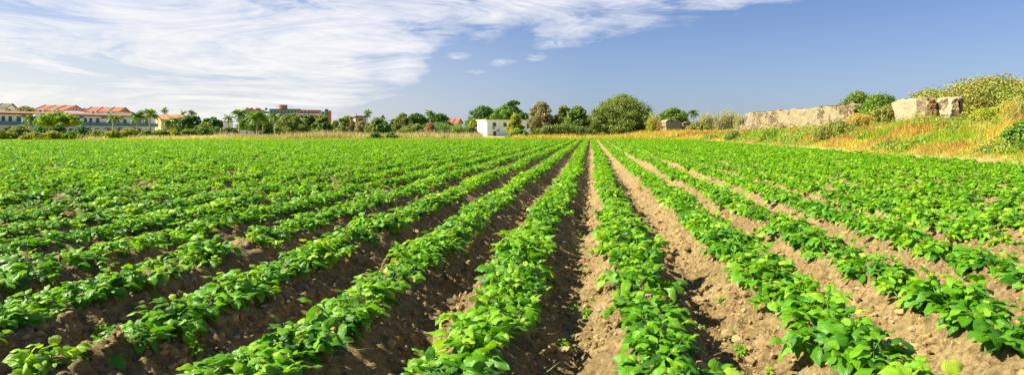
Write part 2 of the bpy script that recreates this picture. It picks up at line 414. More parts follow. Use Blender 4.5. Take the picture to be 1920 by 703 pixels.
# positions
R = rs(7); PL = []
kmin, kmax = int(math.floor((-100 - ROW0) / ROWS)), int(math.floor((REDGE - .15 - ROW0) / ROWS))
for k in range(kmin, kmax + 1):
    X = ROW0 + ROWS * k; fe = float(far_edge(np.array([X]))[0])
    y0 = max(.35, -X * .0, (abs(X) / .98 if X < 0 else abs(X) / .73) - 3.2)
    y = y0 + R.rand() * .3
    while y < fe:
        gap = .035 if k > -2 else .055
        if R.rand() > gap:
            PL.append((k, X + float(row_wob(k, np.array([y]))[0]) + R.randn() * .028, y, R.uniform(.74, 1.06) * (.93 if k < 0 else 1)))
        y += R.uniform(.26, .39)
PL = np.array(PL)
PZ = ground_z(PL[:, 1], PL[:, 2], False) - .012
# which show, and nearest 300 of them
px = CX + F * PL[:, 1] / PL[:, 2]; py = CY + F * (EYE - PZ - .22) / PL[:, 2]; rad = F * .2 / PL[:, 2]
vis = (px > -rad * .7) & (px < 1920 + rad * .7) & (py < 703 + rad * .6)
order = [i for i in np.argsort(PL[:, 2]) if vis[i]][:300]
near = set(order)
ORD = ['zeroth', 'first', 'second', 'third', 'fourth', 'fifth', 'sixth', 'seventh', 'eighth', 'ninth', 'tenth', 'eleventh', 'twelfth', 'thirteenth', 'fourteenth', 'fifteenth', 'sixteenth', 'seventeenth', 'eighteenth']
cnt = {}
for i in order:
    k, X, Yp, s = PL[i]; k = int(k); cnt[k] = cnt.get(k, 0) + 1; n = cnt[k]
    side = 'left' if k <= 0 else 'right'; rn = ORD[(1 - k) if k <= 0 else k]
    if n <= 9: lab = 'leafy crop plant, %s from the near end, %s row %s of the central furrow' % (ORD[n], rn, side)
    else: lab = 'leafy crop plant beyond the ninth in the %s row %s of the central furrow' % (rn, side)
    z = float(PZ[i])
    o = empty('crop_plant', X, Yp, z, R.rand() * 6.28, label=lab, cat='crop plant', group='leafy crop plants in ridged rows')
    o.scale = (s, s, s * R.uniform(.9, 1.12))
    fm, sm = protos[R.randint(len(protos))]
    for nm, me in (('foliage', fm), ('stem', sm)):
        c = bpy.data.objects.new(nm, me); COL.objects.link(c); c.parent = o
rest = np.array([i for i in range(len(PL)) if i not in near])
def batch(idx, variants):
    VV = []; FF = []; TT = []; off = 0
    ch = R.randint(len(variants), size=len(idx)); rot = R.rand(len(idx)) * 6.28
    for v, (V, Fq, T) in enumerate(variants):
        sel = idx[ch == v]
        if len(sel) == 0: continue
        a = rot[ch == v]; s = PL[sel, 3]; c_, s_ = np.cos(a), np.sin(a)
        Vx = V[None, :, 0] * c_[:, None] - V[None, :, 1] * s_[:, None]
        Vy = V[None, :, 0] * s_[:, None] + V[None, :, 1] * c_[:, None]
        P = np.stack([Vx * s[:, None] + PL[sel, 1][:, None], Vy * s[:, None] + PL[sel, 2][:, None], V[None, :, 2] * s[:, None] + PZ[sel][:, None]], -1)
        VV.append(P.reshape(-1, 3).astype(np.float32))
        FF.append((Fq[None] + (np.arange(len(sel)) * len(V))[:, None, None]).reshape(-1, 4) + off); off += len(sel) * len(V)
        TT.append(np.tile(T, len(sel)))
    return np.concatenate(VV), np.concatenate(FF), np.concatenate(TT)
LM = [0, .25, .6, 1.0]; TM = [-1, 0, 1]
midv = [plant_mesh(200 + i, 8, 7, LM, TM, 1.04)[:3] for i in range(12)]
farv = [plant_mesh(300 + i, 6, 5, [0, .4, 1.0], [-1, 1], 1.45)[:3] for i in range(12)]
fx = rest[PL[rest, 2] >= 26]; mx = rest[PL[rest, 2] < 26]
a = batch(mx, midv); b = batch(fx, farv)
o = mesh_np('crop_rows', np.concatenate([a[0], b[0]]), quads=np.concatenate([a[1], b[1] + len(a[0])]), mat=LEAFFAR, tint=np.concatenate([a[2], b[2]]))
tag(o, 'dense green crop rows filling the field beyond the nearest plants', 'crop', kind='stuff')
print('plants', len(PL), 'rest faces', len(o.data.polygons))
del a, b

# seedling weeds between the rows
n = 700; Yw = 1.8 * (14 / 1.8) ** R.rand(n); Xw = (R.rand(n) * 1.7 - .95) * Yw
mw = (np.cos(2 * PI * (Xw - ROW0) / ROWS) < .2) & (Xw < 13.5) & (fbm(Xw * .9, Yw * .9, 123, 2) > .5); Xw, Yw = Xw[mw], Yw[mw]
PL = np.stack([Xw * 0, Xw, Yw, R.uniform(.10, .26, len(Xw))], 1); PZ = ground_z(Xw, Yw) - .003
a = batch(np.arange(len(PL)), midv[:5])
tag(mesh_np('seedling_weeds', a[0], quads=a[1], mat=LEAFFAR, tint=a[2]), 'tiny green weeds sprouting in the bare furrows', 'weeds', kind='stuff')

# clods
def ico(sub):
    import bmesh
    bm = bmesh.new(); bmesh.ops.create_icosphere(bm, subdivisions=sub, radius=1)
    v = np.array([x.co[:] for x in bm.verts]); f = np.array([[q.index for q in p.verts] for p in bm.faces]); bm.free(); return v, f
def clods(name, n, xr, yr, smin, smax, sub, seed, mat, power=2.2, infield=True):
    r = rs(seed); v, f = ico(sub)
    Y = yr[0] * (yr[1] / yr[0]) ** r.rand(n); X = (r.rand(n) * 1.75 - .98) * (Y + .6)
    ph = np.cos(2 * PI * (X - ROW0) / ROWS)
    keep = (field_mask(X, Y) > .6) & (r.rand(n) < .55 - .3 * ph) & (fbm(X * 1.3, Y * 1.3, 71, 3) > .36)
    X = X[keep]; Y = Y[keep]; n = len(X); s = smin * (smax / smin) ** (r.rand(n) ** power)
    s = np.where(Y > 6, s * 1.3, s)
    Z = ground_z(X, Y)
    A = r.rand(n, 3) * .7 + .6; A[:, 2] *= .75; q = r.rand(n) * 6.28
    D = 1 + .28 * (r.rand(n, len(v)) - .5) * 1.6
    P = v[None] * D[..., None] * (A * s[:, None])[:, None]
    c_, s_ = np.cos(q)[:, None], np.sin(q)[:, None]
    P = np.stack([P[..., 0] * c_ - P[..., 1] * s_ + X[:, None], P[..., 0] * s_ + P[..., 1] * c_ + Y[:, None], P[..., 2] + (Z + .25 * s)[:, None]], -1)
    Fa = (f[None] + (np.arange(n) * len(v))[:, None, None]).reshape(-1, 3)
    return P.reshape(-1, 3), Fa, np.repeat(r.rand(n), len(v))
CLOD = leaf_mat('soil_clod', [(.20, .135, .056), (.29, .20, .09), (.39, .29, .14)], .0, .95, spec=.15)
a = clods('c', 62000, 0, (1.9, 15), .004, .026, 1, 11, CLOD)
b = clods('c', 7000, 0, (2.5, 20), .010, .040, 2, 12, CLOD, 2.6)
o = mesh_np('soil_clods', np.concatenate([a[0], b[0]]), tris=np.concatenate([a[1], b[1] + len(a[0])]), mat=CLOD, tint=np.concatenate([a[2], b[2]]), smooth=False)
tag(o, 'crumbly brown clods of earth lying on ridges and in furrows', 'soil', kind='stuff')

# ------------------------------------------------------------------ trees
def leafcloud(r, P, N_, size, asp=.6):
    """diamond leaves at P with normals N_ -> verts, quads"""
    n = len(P); t = r.randn(n, 3); t -= (t * N_).sum(1, keepdims=True) * N_; t /= np.linalg.norm(t, axis=1, keepdims=True) + 1e-9
    b = np.cross(N_, t); s = size[:, None]
    V = np.stack([P - t * s, P - b * s * asp + N_ * s * .15, P + t * s, P + b * s * asp + N_ * s * .15], 1)
    return V.reshape(-1, 3), np.arange(4 * n).reshape(-1, 4)
def crown_pts(r, nclump, per, prof, rx, ry, z0, z1, hollow=.45, csize=.28):
    """clump centres inside a profile, leaves inside each clump"""
    C = []; sd_ = r.rand() * 50
    while len(C) < nclump:
        u = r.rand(); a = r.rand() * 6.28; w = prof(u); q = (hollow + (1 - hollow) * r.rand()) if r.rand() < .8 else r.rand() * .5
        w *= .62 + .62 * float(vn(np.array([a * 1.9 + sd_]), np.array([u * 4.0]), 7)[0])
        C.append((math.cos(a) * rx * w * q, math.sin(a) * ry * w * q, z0 + (z1 - z0) * u))
    C = np.array(C); m = (rx + ry) / 2
    cs = m * csize * r.uniform(.6, 1.35, nclump)
    idx = np.repeat(np.arange(nclump), per); d = r.randn(len(idx), 3); d /= np.linalg.norm(d, axis=1, keepdims=True)
    q = r.rand(len(idx)) ** .45
    P = C[idx] + d * (cs[idx] * q)[:, None] * np.array([1, 1, .72])
    Nn = d + r.randn(len(idx), 3) * .55; Nn[:, 2] += .35; Nn /= np.linalg.norm(Nn, axis=1, keepdims=True)
    ct = r.rand(nclump)[idx]
    return C, P, Nn, ct
PROF = {
 'round': lambda u: math.sqrt(max(0.02, 1 - (2 * u - 1) ** 2)) ** .8,
 'dome': lambda u: math.sqrt(max(.02, 1 - u * u * .97)),
 'full': lambda u: math.sqrt(max(.02, 1 - u ** 2.6)) * (.86 + .14 * math.sin(u * 3.1)),
 'fullegg': lambda u: max(.02, 1 - u ** 2.2) ** .5,
 'cone': lambda u: (1 - u) ** .6 * min(1, .6 + u * 3),
 'umbrella': lambda u: math.sqrt(max(.02, 1 - u * u * .96)) * (1 if u > .02 else .8),
 'egg': lambda u: math.sqrt(max(.02, 1 - (1.7 * u - .7) ** 2 if u > .41 else 1 - (u - .41) ** 2 * 1.6)),
}
TREES = []
def tree(name, label, cat, x0, x1, ytop, Y, mat, shape='round', cb=.25, dens=1.0, leaf=.22, group=None, bark=None, seed=None, trunk_r=None, hollow=.5, csize=.17, depth=1.0, nlimb=6, ybase=None, ntrunk=1):
    seed = seed if seed is not None else len(TREES) * 13 + 5; TREES.append(name); r = rs(seed)
    x = WX((x0 + x1) / 2, Y); gz = float(ground_z(np.array([x]), np.array([Y]), False)[0])
    if ybase is not None: gz = WZ(ybase, Y)
    H = WZ(ytop, Y) - gz; rx = (x1 - x0) / 2 * Y / F; rx *= 1.16; ry = rx * depth
    root = empty(name, x, Y, gz, label=label, cat=cat, group=group)
    if cb <= .15 and shape == 'round': shape = 'full'
    if cb <= .15 and shape == 'egg': shape = 'fullegg'
    z0 = H * cb; z1 = H * .93; leaf *= .9
    ncl = int(max(24, 105 * dens)); per = int(80 * dens ** .15)
    C, P, Nn, ct = crown_pts(r, ncl, per, PROF[shape], rx, ry, z0, z1, hollow, csize)
    ll = r.rand(len(P)) < .2; P[ll] += r.randn(ll.sum(), 3) * min(rx * .07, .16)
    P[:, 2] = np.maximum(P[:, 2], .05)
    size = leaf * r.uniform(.6, 1.3, len(P))
    V, Q = leafcloud(r, P, Nn, size)
    tint = np.clip(ct * .55 + r.rand(len(P)) * .5, 0, 1)
    mesh_np('crown', V, quads=Q, mat=mat, parent=root, tint=np.repeat(tint, 4), smooth=False)
    gt = G(); tr = trunk_r or max(.05, H * .028)
    for k in range(ntrunk):
        ox = (k - (ntrunk - 1) / 2) * rx * .3
        top = np.array([ox + r.randn() * .1, r.randn() * .1, z0 + (z1 - z0) * .45])
        gt.tube([(ox, 0, -.15), (ox + r.randn() * tr * .6, r.randn() * tr * .5, z0 * .5), (top[0] * .9, top[1], z0), tuple(top)], [tr * 1.35, tr, tr * .85, tr * .3], 8)
        for c in C[r.choice(ncl, min(ncl, nlimb), replace=False)] * .88:
            s = r.uniform(.55, 1.0) * z0 + .05; b0 = np.array([ox, 0, s]); mid = b0 * .5 + c * .5 + np.array([0, 0, -.06 * H])
            gt.tube([tuple(b0), tuple(mid), tuple(c)], [tr * .55, tr * .34, tr * .12], 6)
    gt.build('trunk', bark or BARK, root, smooth=True)
    return root
def frond_leaflets(r, pts, wid, n, out, tn, tv):
    pts = np.array(pts)
    for j in range(n):
        s = (j + .5) / n * (len(pts) - 1); i = int(s); f = s - i; p = pts[i] * (1 - f) + pts[min(i + 1, len(pts) - 1)] * f
        d = pts[min(i + 1, len(pts) - 1)] - pts[i]; d /= np.linalg.norm(d) + 1e-9
        sd = np.cross(d, (0, 0, 1)); sd /= np.linalg.norm(sd) + 1e-9
        w = wid * math.sin(PI * (.12 + .85 * (j + .5) / n)) * r.uniform(.8, 1.15)
        for g_ in (-1, 1):
            tip = p + sd * g_ * w + d * w * .5 + np.array([0, 0, -w * r.uniform(.2, .8)])
            e = d * wid * .10
            out += [p - e, p + e, (p + tip) / 2 + e + np.array([0, 0, w * .08]), tip]; tn += [tv] * 4
def palm(label, xc, ytop, Y, span, trunkx=None, seed=1, nf=22, fan=False, ybase=None, name='palm_tree', cat='palm tree', group='palms along the far side of the field', mat=None, cb=None):
    r = rs(seed); x = WX(xc, Y); gz = float(ground_z(np.array([x]), np.array([Y]), False)[0]) if ybase is None else WZ(ybase, Y)
    H = WZ(ytop, Y) - gz; rad = span / 2 * Y / F
    root = empty(name, x, Y, gz, label=label, cat=cat, group=group)
    ht = H - rad * .45
    lean = r.randn() * .02 * H
    g_ = G(); tr = max(.10, rad * .07)
    g_.tube([(0, 0, -.2), (lean * .2, 0, ht * .3), (lean * .6, 0, ht * .7), (lean, 0, ht)], [tr * 1.5, tr * 1.05, tr, tr * .9], 9)
    g_.build('trunk', PALEBARK, root, smooth=True)
    out = []; tn = []
    for i in range(nf):
        a = i * 2.4 + r.randn() * .2; el = math.radians(r.uniform(-35, 78) if not fan else r.uniform(-50, 85)); ln = rad * r.uniform(.85, 1.2)
        pts = []; p = np.array([lean, 0, ht]); 
        for s in range(7):
            pts.append(p.copy()); e = el - (1.5 if not fan else .7) * s / 6
            p = p + np.array([math.cos(a) * math.cos(e), math.sin(a) * math.cos(e), math.sin(e)]) * ln / 6
        tv = r.rand()
        frond_leaflets(r, pts, rad * (.30 if not fan else .34), 16, out, tn, tv)
        rb = .012 * rad + .015; b = pts
        for q in range(6):
            u = np.array([0, 0, rb]); out += [b[q] - u, b[q + 1] - u, b[q + 1] + u, b[q] + u]; tn += [tv] * 4
    mesh_np('crown', np.array(out), quads=np.arange(len(out)).reshape(-1, 4), mat=mat or PALM, parent=root, tint=np.array(tn), smooth=False)
    return root
def cane(label, x0, x1, ytop, Y, n, seed, mat=None, name='cane_thicket', cat='cane thicket', group=None, ybase=None, depth=2.5, lf=1.0):
    r = rs(seed); x = WX((x0 + x1) / 2, Y); gz = float(ground_z(np.array([x]), np.array([Y]), False)[0]) if ybase is None else WZ(ybase, Y)
    H = WZ(ytop, Y) - gz; hw = (x1 - x0) / 2 * Y / F
    root = empty(name, x, Y, gz, label=label, cat=cat, group=group)
    gs = G(); P = []; out = []; tn = []
    for i in range(n):
        bx, by = r.uniform(-hw, hw) * .92, r.uniform(-depth, depth) / 2; h = H * r.uniform(.55, 1.0) * (1 - .25 * (bx / hw) ** 2); lx, ly = r.randn() * .10 * h * .6, r.randn() * .06 * h
        pts = [np.array([bx + lx * s * s, by + ly * s * s, h * s - .1]) for s in (0, .5, 1)]
        if i % 2 == 0: gs.tube(pts, [.03 * lf, .022 * lf, .008 * lf], 4)
        for j in range(15):
            s = .12 + .88 * r.rand(); p = np.array([bx + lx * s * s, by + ly * s * s, h * s]); a = r.rand() * 6.28; l = r.uniform(.35, .75) * lf; d = np.array([math.cos(a), math.sin(a), 0])
            m_ = p + d * l * .5 + np.array([0, 0, l * .35]); t_ = p + d * l + np.array([0, 0, l * r.uniform(-.2, .3)]); w = np.array([-d[1], d[0], 0]) * .05 * lf
            out += [p, m_ - w, t_, m_ + w]; tn += [r.rand()] * 4
    gs.build('stem', PALEBARK, root, smooth=True)
    mesh_np('foliage', np.array(out), quads=np.arange(len(out)).reshape(-1, 4), mat=mat or CANE, parent=root, tint=np.array(tn), smooth=False)
    return root

# ------------------------------------------------------------------ buildings
class Facade:
    """root at the left end of a wall that runs from pixel column xa at depth Ya to xb at Yb; local x along it, local y into the building"""
    def __init__(s, name, label, cat, xa, Ya, xb, Yb, group=None):
        s.A = np.array([WX(xa, Ya), Ya]); s.B = np.array([WX(xb, Yb), Yb]); d = s.B - s.A; s.L = float(np.linalg.norm(d)); s.d = d / s.L
        s.root = empty(name, s.A[0], s.A[1], 0.0, math.atan2(d[1], d[0]), label=label, cat=cat, group=group)
    def lx(s, px):
        u = (px - CX) / F; t = (u * s.A[1] - s.A[0]) / (s.d[0] - u * s.d[1]); return t
    def z(s, py, px):
        return WZ(py, s.A[1] + s.d[1] * s.lx(px))
def window(root, x, z0, z1, w, y=0, frame=TRIM, glass=GLASS, name='window', side=None):
    """window on the local wall y (facing -y); side='L'/'R' puts it on a wall x=const facing that way (x is then the y position)"""
    f = G(); t = .07; p = G()
    def bx(g_, a0, a1, d0, d1, c0, c1):
        if side is None: g_.box(a0, a1, y + d0, y + d1, c0, c1)
        elif side == 'L': g_.box(y + d0, y + d1, a0, a1, c0, c1)
        else: g_.box(y - d1, y - d0, a0, a1, c0, c1)
    bx(f, x - w/2 - t, x - w/2, -.06, .05, z0 - t, z1 + t); bx(f, x + w/2, x + w/2 + t, -.06, .05, z0 - t, z1 + t)
    bx(f, x - w/2, x + w/2, -.06, .05, z1, z1 + t); bx(f, x - w/2, x + w/2, -.09, .05, z0 - t, z0)
    o = f.build(name, frame, root)
    bx(p, x - w/2, x + w/2, -.02, .02, z0, z1); p.build('pane', glass, o)
    return o

# long two-storey complex on the left
fc = Facade('apartment_complex', 'long two-storey white building with blue-grey balcony band and brown tiled eave', 'building', 0, 150, 291, 187)
r_ = fc.root; LL = fc.L; ztop = 6.1; x_0 = -26.0
G().box(x_0, LL, 0, 11, -.3, 5.75).build('wall', WHITE, r_)
g_ = G().poly([(x_0 - .3, -.9, 5.75), (x_0 - .3, -.9, 5.95), (x_0 - .3, 5.4, 6.6), (x_0 - .3, 12, 5.95), (x_0 - .3, 12, 5.75)], (LL - x_0 + .8, 0, 0)); g_.build('roof', TILEB, r_)
G().box(x_0, LL, -.98, -.9, 5.62, 5.75).build('gutter', DARKROOF, r_)
G().box(x_0, LL, -1.25, 0, 2.75, 2.95).build('balcony_slab', TRIM, r_)
G().box(x_0, LL, -1.25, -1.17, 2.95, 3.85).build('balcony_panel', TEALB, r_)
g_ = G()
for i in range(int((LL - x_0) / 4)): g_.box(x_0 + i * 4, x_0 + i * 4 + .05, -1.29, -1.25, 2.97, 3.88)
g_.build('balcony_rail', TEAL, r_)
for px_ in (6, 19, 78, 90, 136, 160, 170, 248, 262): window(r_, fc.lx(px_), 4.0, 5.05, .55, frame=TEALB)
for px_ in (35, 63, 147, 183, 206, 234, 275):
    d = G().box(fc.lx(px_) - .45, fc.lx(px_) + .45, -.05, .02, 2.95, 5.1).build('door', TEAL, r_)
for px_ in (44, 57, 95, 153, 193, 199, 227, 257):
    a_ = G().box(fc.lx(px_) - .42, fc.lx(px_) + .42, -.4, -.02, 5.0, 5.5).build('air_conditioner', ACW, r_, bevel=.03)
    G().tube([(fc.lx(px_) - .1, -.42, 5.25), (fc.lx(px_) - .1, -.40, 5.25)], [.19, .19], 12).build('fan_grille', DARKROOF, a_)
for px_ in (12, 30, 52, 80, 92, 134, 168, 182, 205, 222, 256, 262, 280):
    window(r_, fc.lx(px_), .3 if px_ % 2 else 1.0, 2.2, .9, frame=DARKROOF, name='window')
for px_ in (20, 84, 168, 200, 226, 253): G().box(fc.lx(px_) - .42, fc.lx(px_) + .42, -.36, -.02, 2.15, 2.62).build('air_conditioner', ACW, r_, bevel=.03)

def gable(name, label, xn, Yn, xg, Yg, L, ze, zr, wallm, roofm, gablem=None, left=True, group=None, over=.5, cat='house', dorm=0):
    """near corner N; gable wall from N to G; ridge runs perpendicular to it, to the left (left=True) or right"""
    N = np.array([WX(xn, Yn), Yn]); Gp = np.array([WX(xg, Yg), Yg]); v = Gp - N; W = np.linalg.norm(v); v /= W
    n = np.array([-v[1], v[0]]) if left else np.array([v[1], -v[0]])
    # local: x along n from N, y along v (right-handed or mirrored)
    if left: ang = math.atan2(-n[1], -n[0])
    else: ang = math.atan2(n[1], n[0])
    root = empty(name, N[0], N[1], 0, ang, label=label, cat=cat, group=group)
    x0, x1 = (-L, 0) if left else (0, L)
    G().box(x0, x1, 0, W, -.3, ze).build('wall', wallm, root)
    gx = 0
    G().poly([(x0 + .02, 0, ze), (x0 + .02, W, ze), (x0 + .02, W / 2, zr - .12)], (x1 - x0 - .04, 0, 0)).build('gable_wall', gablem or wallm, root)
    sl = (zr - ze) / (W / 2); e = over
    rf = G()
    for s_ in (0, 1):
        y0, y1 = (-e, W / 2) if s_ == 0 else (W + e, W / 2)
        rf.poly([(x0 - e, y0, ze - sl * e + .02), (x0 - e, y1, zr + .02), (x0 - e, y1, zr + .20), (x0 - e, y0, ze - sl * e + .20)], (x1 - x0 + 2 * e, 0, 0))
    ro = rf.build('roof', roofm, root)
    nb = max(2, int((x1 - x0) / 2.6)); bt = G()
    for i in range(nb + 1):
        xx = x0 - e + (x1 - x0 + 2 * e - .3) * i / nb
        bt.poly([(xx, -e, ze - sl * e + .2), (xx, W / 2, zr + .2), (xx, W / 2, zr + .34), (xx, -e, ze - sl * e + .34)], (.3, 0, 0))
    bt.build('roof_step', TILEB, ro)
    return root, x0, x1, W
h, x0, x1, W = gable('tiled_house', 'terracotta gabled house with paired windows in its pink gable, left of the pair', 120, 200, 160, 212, 7.9, 8.2, 9.9, WHITE, TILE, PINKW)
window(h, W * .42, 8.3, 9.1, .8, y=0, side='R'); window(h, W * .56, 8.3, 9.1, .8, y=0, side='R')
for t in (.28, .75):
    dm = G().poly([(x0 * t - .9, -.9, 7.3), (x0 * t + .9, -.9, 7.3), (x0 * t + .7, -.9, 8.5), (x0 * t - .7, -.9, 8.5)], (0, 1.6, 0)).build('dormer', WHITE, h)
    window(dm, x0 * t, 7.7, 8.2, .7, y=-.9)
G().box(x0 - .4, x1, -.8, -.5, 6.9, 7.7).build('parapet', WHITE, h)
h, x0, x1, W = gable('tiled_house', 'terracotta gabled house with pink gable, right of the pair above the long building', 222, 205, 243, 216, 8.6, 7.9, 9.4, WHITE, TILE, PINKW)
window(h, W * .45, 8.0, 8.8, .9, y=0, side='R'); window(h, W * .6, 8.0, 8.8, .9, y=0, side='R')
for t in (.28, .75):
    dm = G().poly([(x0 * t - .9, -.9, 7.0), (x0 * t + .9, -.9, 7.0), (x0 * t + .7, -.9, 8.2), (x0 * t - .7, -.9, 8.2)], (0, 1.6, 0)).build('dormer', WHITE, h)
    window(dm, x0 * t, 7.4, 7.9, .7, y=-.9)
G().box(x0 - .4, x1, -.8, -.5, 6.6, 7.4).build('parapet', WHITE, h)
gable('grey_roofed_house', 'white house with a dark grey roof at the far left edge', 10, 225, 32, 236, 14, 9.9, 11.6, WHITE, DARKROOF)
gable('small_grey_roofed_house', 'small pale house with grey roof between the two terracotta roofs', 166, 236, 178, 243, 4.5, 9.0, 10.2, WHITE, DARKROOF)
h, x0, x1, W = gable('orange_house', 'orange rendered house with orange tiled roof behind the palms', 302, 196, 287, 202, 8.2, 5.3, 6.7, ORANGEW, TILEO, left=False)
window(h, W * .35, 3.6, 4.9, .8, y=0, side='L'); window(h, W * .7, 3.6, 4.9, .8, y=0, side='L'); window(h, 2.2, 3.4, 4.6, .9); window(h, 5.4, 3.4, 4.6, .9)
G().box(-.05, 8.2, -2.6, -2.4, -.2, 2.6).build('garden_wall', CREAMW, h)
h, x0, x1, W = gable('red_roofed_house', 'small house with red tiled roof behind the cane hedge', 857, 214, 866, 219, 3.0, 4.4, 5.8, CREAMW, TILE)

def flat_house(name, label, xa, Ya, xb, Yb, depth, ztop, wall, roofm, over=.3, rt=.22, cat='building'):
    f = Facade(name, label, cat, xa, Ya, xb, Yb)
    G().box(0, f.L, 0, depth, -.3, ztop).build('wall', wall, f.root)
    G().box(-over, f.L + over, -over, depth + over, ztop, ztop + rt).build('roof', roofm, f.root)
    return f
# white house
f = flat_house('white_house', 'white two-storey flat-roofed house with green shuttered windows', 913, 195, 988, 201.7, 8.6, 4.95, WHITE, TRIM, .45, .26)
G().box(-.5, f.L + .5, -.5, 9.1, 5.22, 5.34).build('roof_tiles', TILEO, f.root)
SHUT = surf_mat('green_shutter', (.05, .09, .05), (.08, .13, .07), 6, .6)
for px_ in (927, 947, 954.5): window(f.root, f.lx(px_), 3.0 if px_ < 950 else 3.5, 4.3, 1.15 if px_ < 950 else .5, glass=SHUT)
d = G().box(f.lx(927.5) - .5, f.lx(927.5) + .5, -.05, .02, -.2, 1.6).build('door', surf_mat('brown_door', (.10, .06, .04), (.14, .09, .06), 4), f.root)
G().box(f.lx(927.5) + .34, f.lx(927.5) + .42, -.1, -.05, .6, .72).build('handle', ACW, d)
for px_, zz in ((925, 2.2), (933.5, 1.5)):
    a_ = G().box(f.lx(px_) - .42, f.lx(px_) + .42, -.38, -.03, zz, zz + .55).build('air_conditioner', ACW, f.root, bevel=.03)
    G().tube([(f.lx(px_), -.42, zz + .27), (f.lx(px_), -.385, zz + .27)], [.2, .2], 12).build('fan_grille', DARKROOF, a_)
G().tube([(f.lx(936.5), -.06, 0), (f.lx(936.5), -.06, 4.9)], [.05, .05], 8).build('drainpipe', TRIM, f.root)
G().tube([(-.07, 3.2, 0), (-.07, 3.2, 4.9)], [.05, .05], 8).build('drainpipe', PINKW, f.root)
f = flat_house('garden_annex', 'low pale annex with tiled edge beside the white house', 876, 204, 902, 205, 4, 2.9, CREAMW, TILEO, .2, .18)
window(f.root, f.L * .45, 1.4, 2.3, .9)
f = flat_house('flat_roofed_shed', 'pale flat-roofed building behind the round dark tree', 382, 190, 437, 196, 8, 4.5, WHITE, DARKROOF, .35)
f = flat_house('low_white_building', 'low white building with brown tiled roof behind the palms', 424, 168, 497, 174, 6, 1.95, WHITE, TILEB, .4, .45)
for px_ in (463, 479, 488): window(f.root, f.lx(px_), .5, 1.35, .5)
f = flat_house('old_tower_house', 'old stone tower house with jutting flat cornice behind bare bushes', 666, 186, 694, 189, 4.5, 4.0, STONEOLD, STONEOLD, .05, .1)
G().box(.25, f.L * .78, .3, 4, 4.0, 5.75).build('upper_storey', STONEOLD, f.root)
G().box(-.1, f.L * .86, -.05, 4.4, 5.75, 6.0).build('cornice', CAPST, f.root)
G().box(.15, f.L * .8, .15, 4.1, 6.0, 6.2).build('parapet', STONEOLD, f.root)
window(f.root, f.L * .4, 4.6, 5.2, 1.0, y=.3, frame=CAPST)
G().box(.55, .8, 1, 1.3, 6.2, 6.7).build('chimney', STONEOLD, f.root)

# far apartment block
fc = Facade('distant_apartment_block', 'distant long apartment block with round rust-red roof tower', 'building', 455, 380, 621, 388)
r_ = fc.root; X = fc.lx
def sec(name, a, b, z0, z1, m, y0=0, y1=5): return G().box(X(a), X(b), y0, y1, z0, z1).build(name, m, r_)
s1 = sec('left_wing', 456, 491, -.3, 14.8, STONEOLD); s2 = sec('slate_wing', 505, 560, -.3, 15.2, SLATEB); s3 = sec('middle_wing', 491, 505, -.3, 14.0, SLATEB, .8)
s4 = sec('red_wing', 560, 600, -.3, 14.6, RUST, .4); s5 = sec('cream_wing', 600, 610, -.3, 14.4, CREAMW, .9); s6 = sec('green_tower', 609.5, 614, -.3, 15.6, GREENP, -.5, 2); s7 = sec('right_wing', 614, 619, -.3, 14.6, RUST, .2, 3)
tw = G().tube([(X(528), 2.6, 15.2), (X(528), 2.6, 17.9)], [2.45, 2.45], 26).build('round_tower', RUST, r_, smooth=False)
G().tube([(X(528), 2.6, 17.9), (X(528), 2.6, 18.05)], [2.6, 2.6], 26).build('tower_cap', TILEB, r_)
for a, b, z in ((492, 507, 12.1), (556, 601, 12.0), (556, 601, 9.0), (457, 505, 9.2)): G().box(X(a), X(b), -1.1, -.05, z, z + .55).build('balcony', TRIM, r_)
for a, b, z in ((505, 560, 15.2), (561, 599, 14.6)): G().box(X(a), X(b), -.2, 4.8, z, z + .3).build('parapet', CAPST, r_)
for i in range(8): window(r_, X(509 + i * 6.4), 12.9, 14.2, 1.2, y=0)
for i in range(8): window(r_, X(509 + i * 6.4), 9.6, 10.9, 1.2, y=0)
for i in range(5): window(r_, X(565 + i * 7), 12.9, 14.0, 1.4, y=.4)
for i in range(5): window(r_, X(565 + i * 7), 10.0, 11.4, 1.4, y=.4)
for i in range(5): window(r_, X(461 + i * 6.2), 12.5, 13.6, 1.1, y=0); window(r_, X(461 + i * 6.2), 10, 11.2, 1.1, y=0)
window(r_, X(605), 12.4, 13.6, 1.5, y=.9)
RR = rs(4)
for i in range(8):
    xx = 458 + i * 5.2; hh = 14.8 + RR.rand() * 1.5
    G().box(X(xx), X(xx + RR.uniform(1.5, 3.2)), 1 + RR.rand() * 1.5, 4, 14.8, hh).build('chimney', RUST if i % 2 else STONEOLD, r_)

# concrete post, utility fence
t = empty('concrete_pillar', WX(736, 150), 150, 0, label='pale tapering concrete pillar standing alone before the trees', cat='pillar')
G().poly([(-.32, -.25, -.2), (.32, -.25, -.2), (.24, -.25, 4.0), (-.24, -.25, 4.0)], (0, .5, 0)).build('shaft', CONC, t)
G().box(-.42, .3, -.3, .3, 4.0, 4.2).build('cap', CAPST, t)
G().tube([(-.4, 0, 4.1), (-1.5, 0, 3.9)], [.05, .04], 6).build('arm', CAPST, t)
t = empty('wire_fence', WX(788, 122), 122, 0.1, label='grey wire fence on thin posts along the dry grass', cat='fence')
n = 9; st = (WX(893, 122) - WX(788, 122)) / (n - 1)
for i in range(n): G().tube([(i * st, 0, -.2), (i * st, 0, 1.75)], [.04, .04], 6).build('post', CONC, t)
g_ = G()
for i in range(12): g_.box(0, st * (n - 1), -.008, .008, .15 + i * .14, .165 + i * .14)
for i in range(int(st * (n - 1) / .25)): g_.box(i * .25, i * .25 + .012, -.006, .006, .1, 1.7)
g_.build('wire_mesh', ACW, t)
t = empty('low_brick_wall', WX(732, 152), 152, 0, label='low dark garden wall beside the concrete pillar', cat='wall')
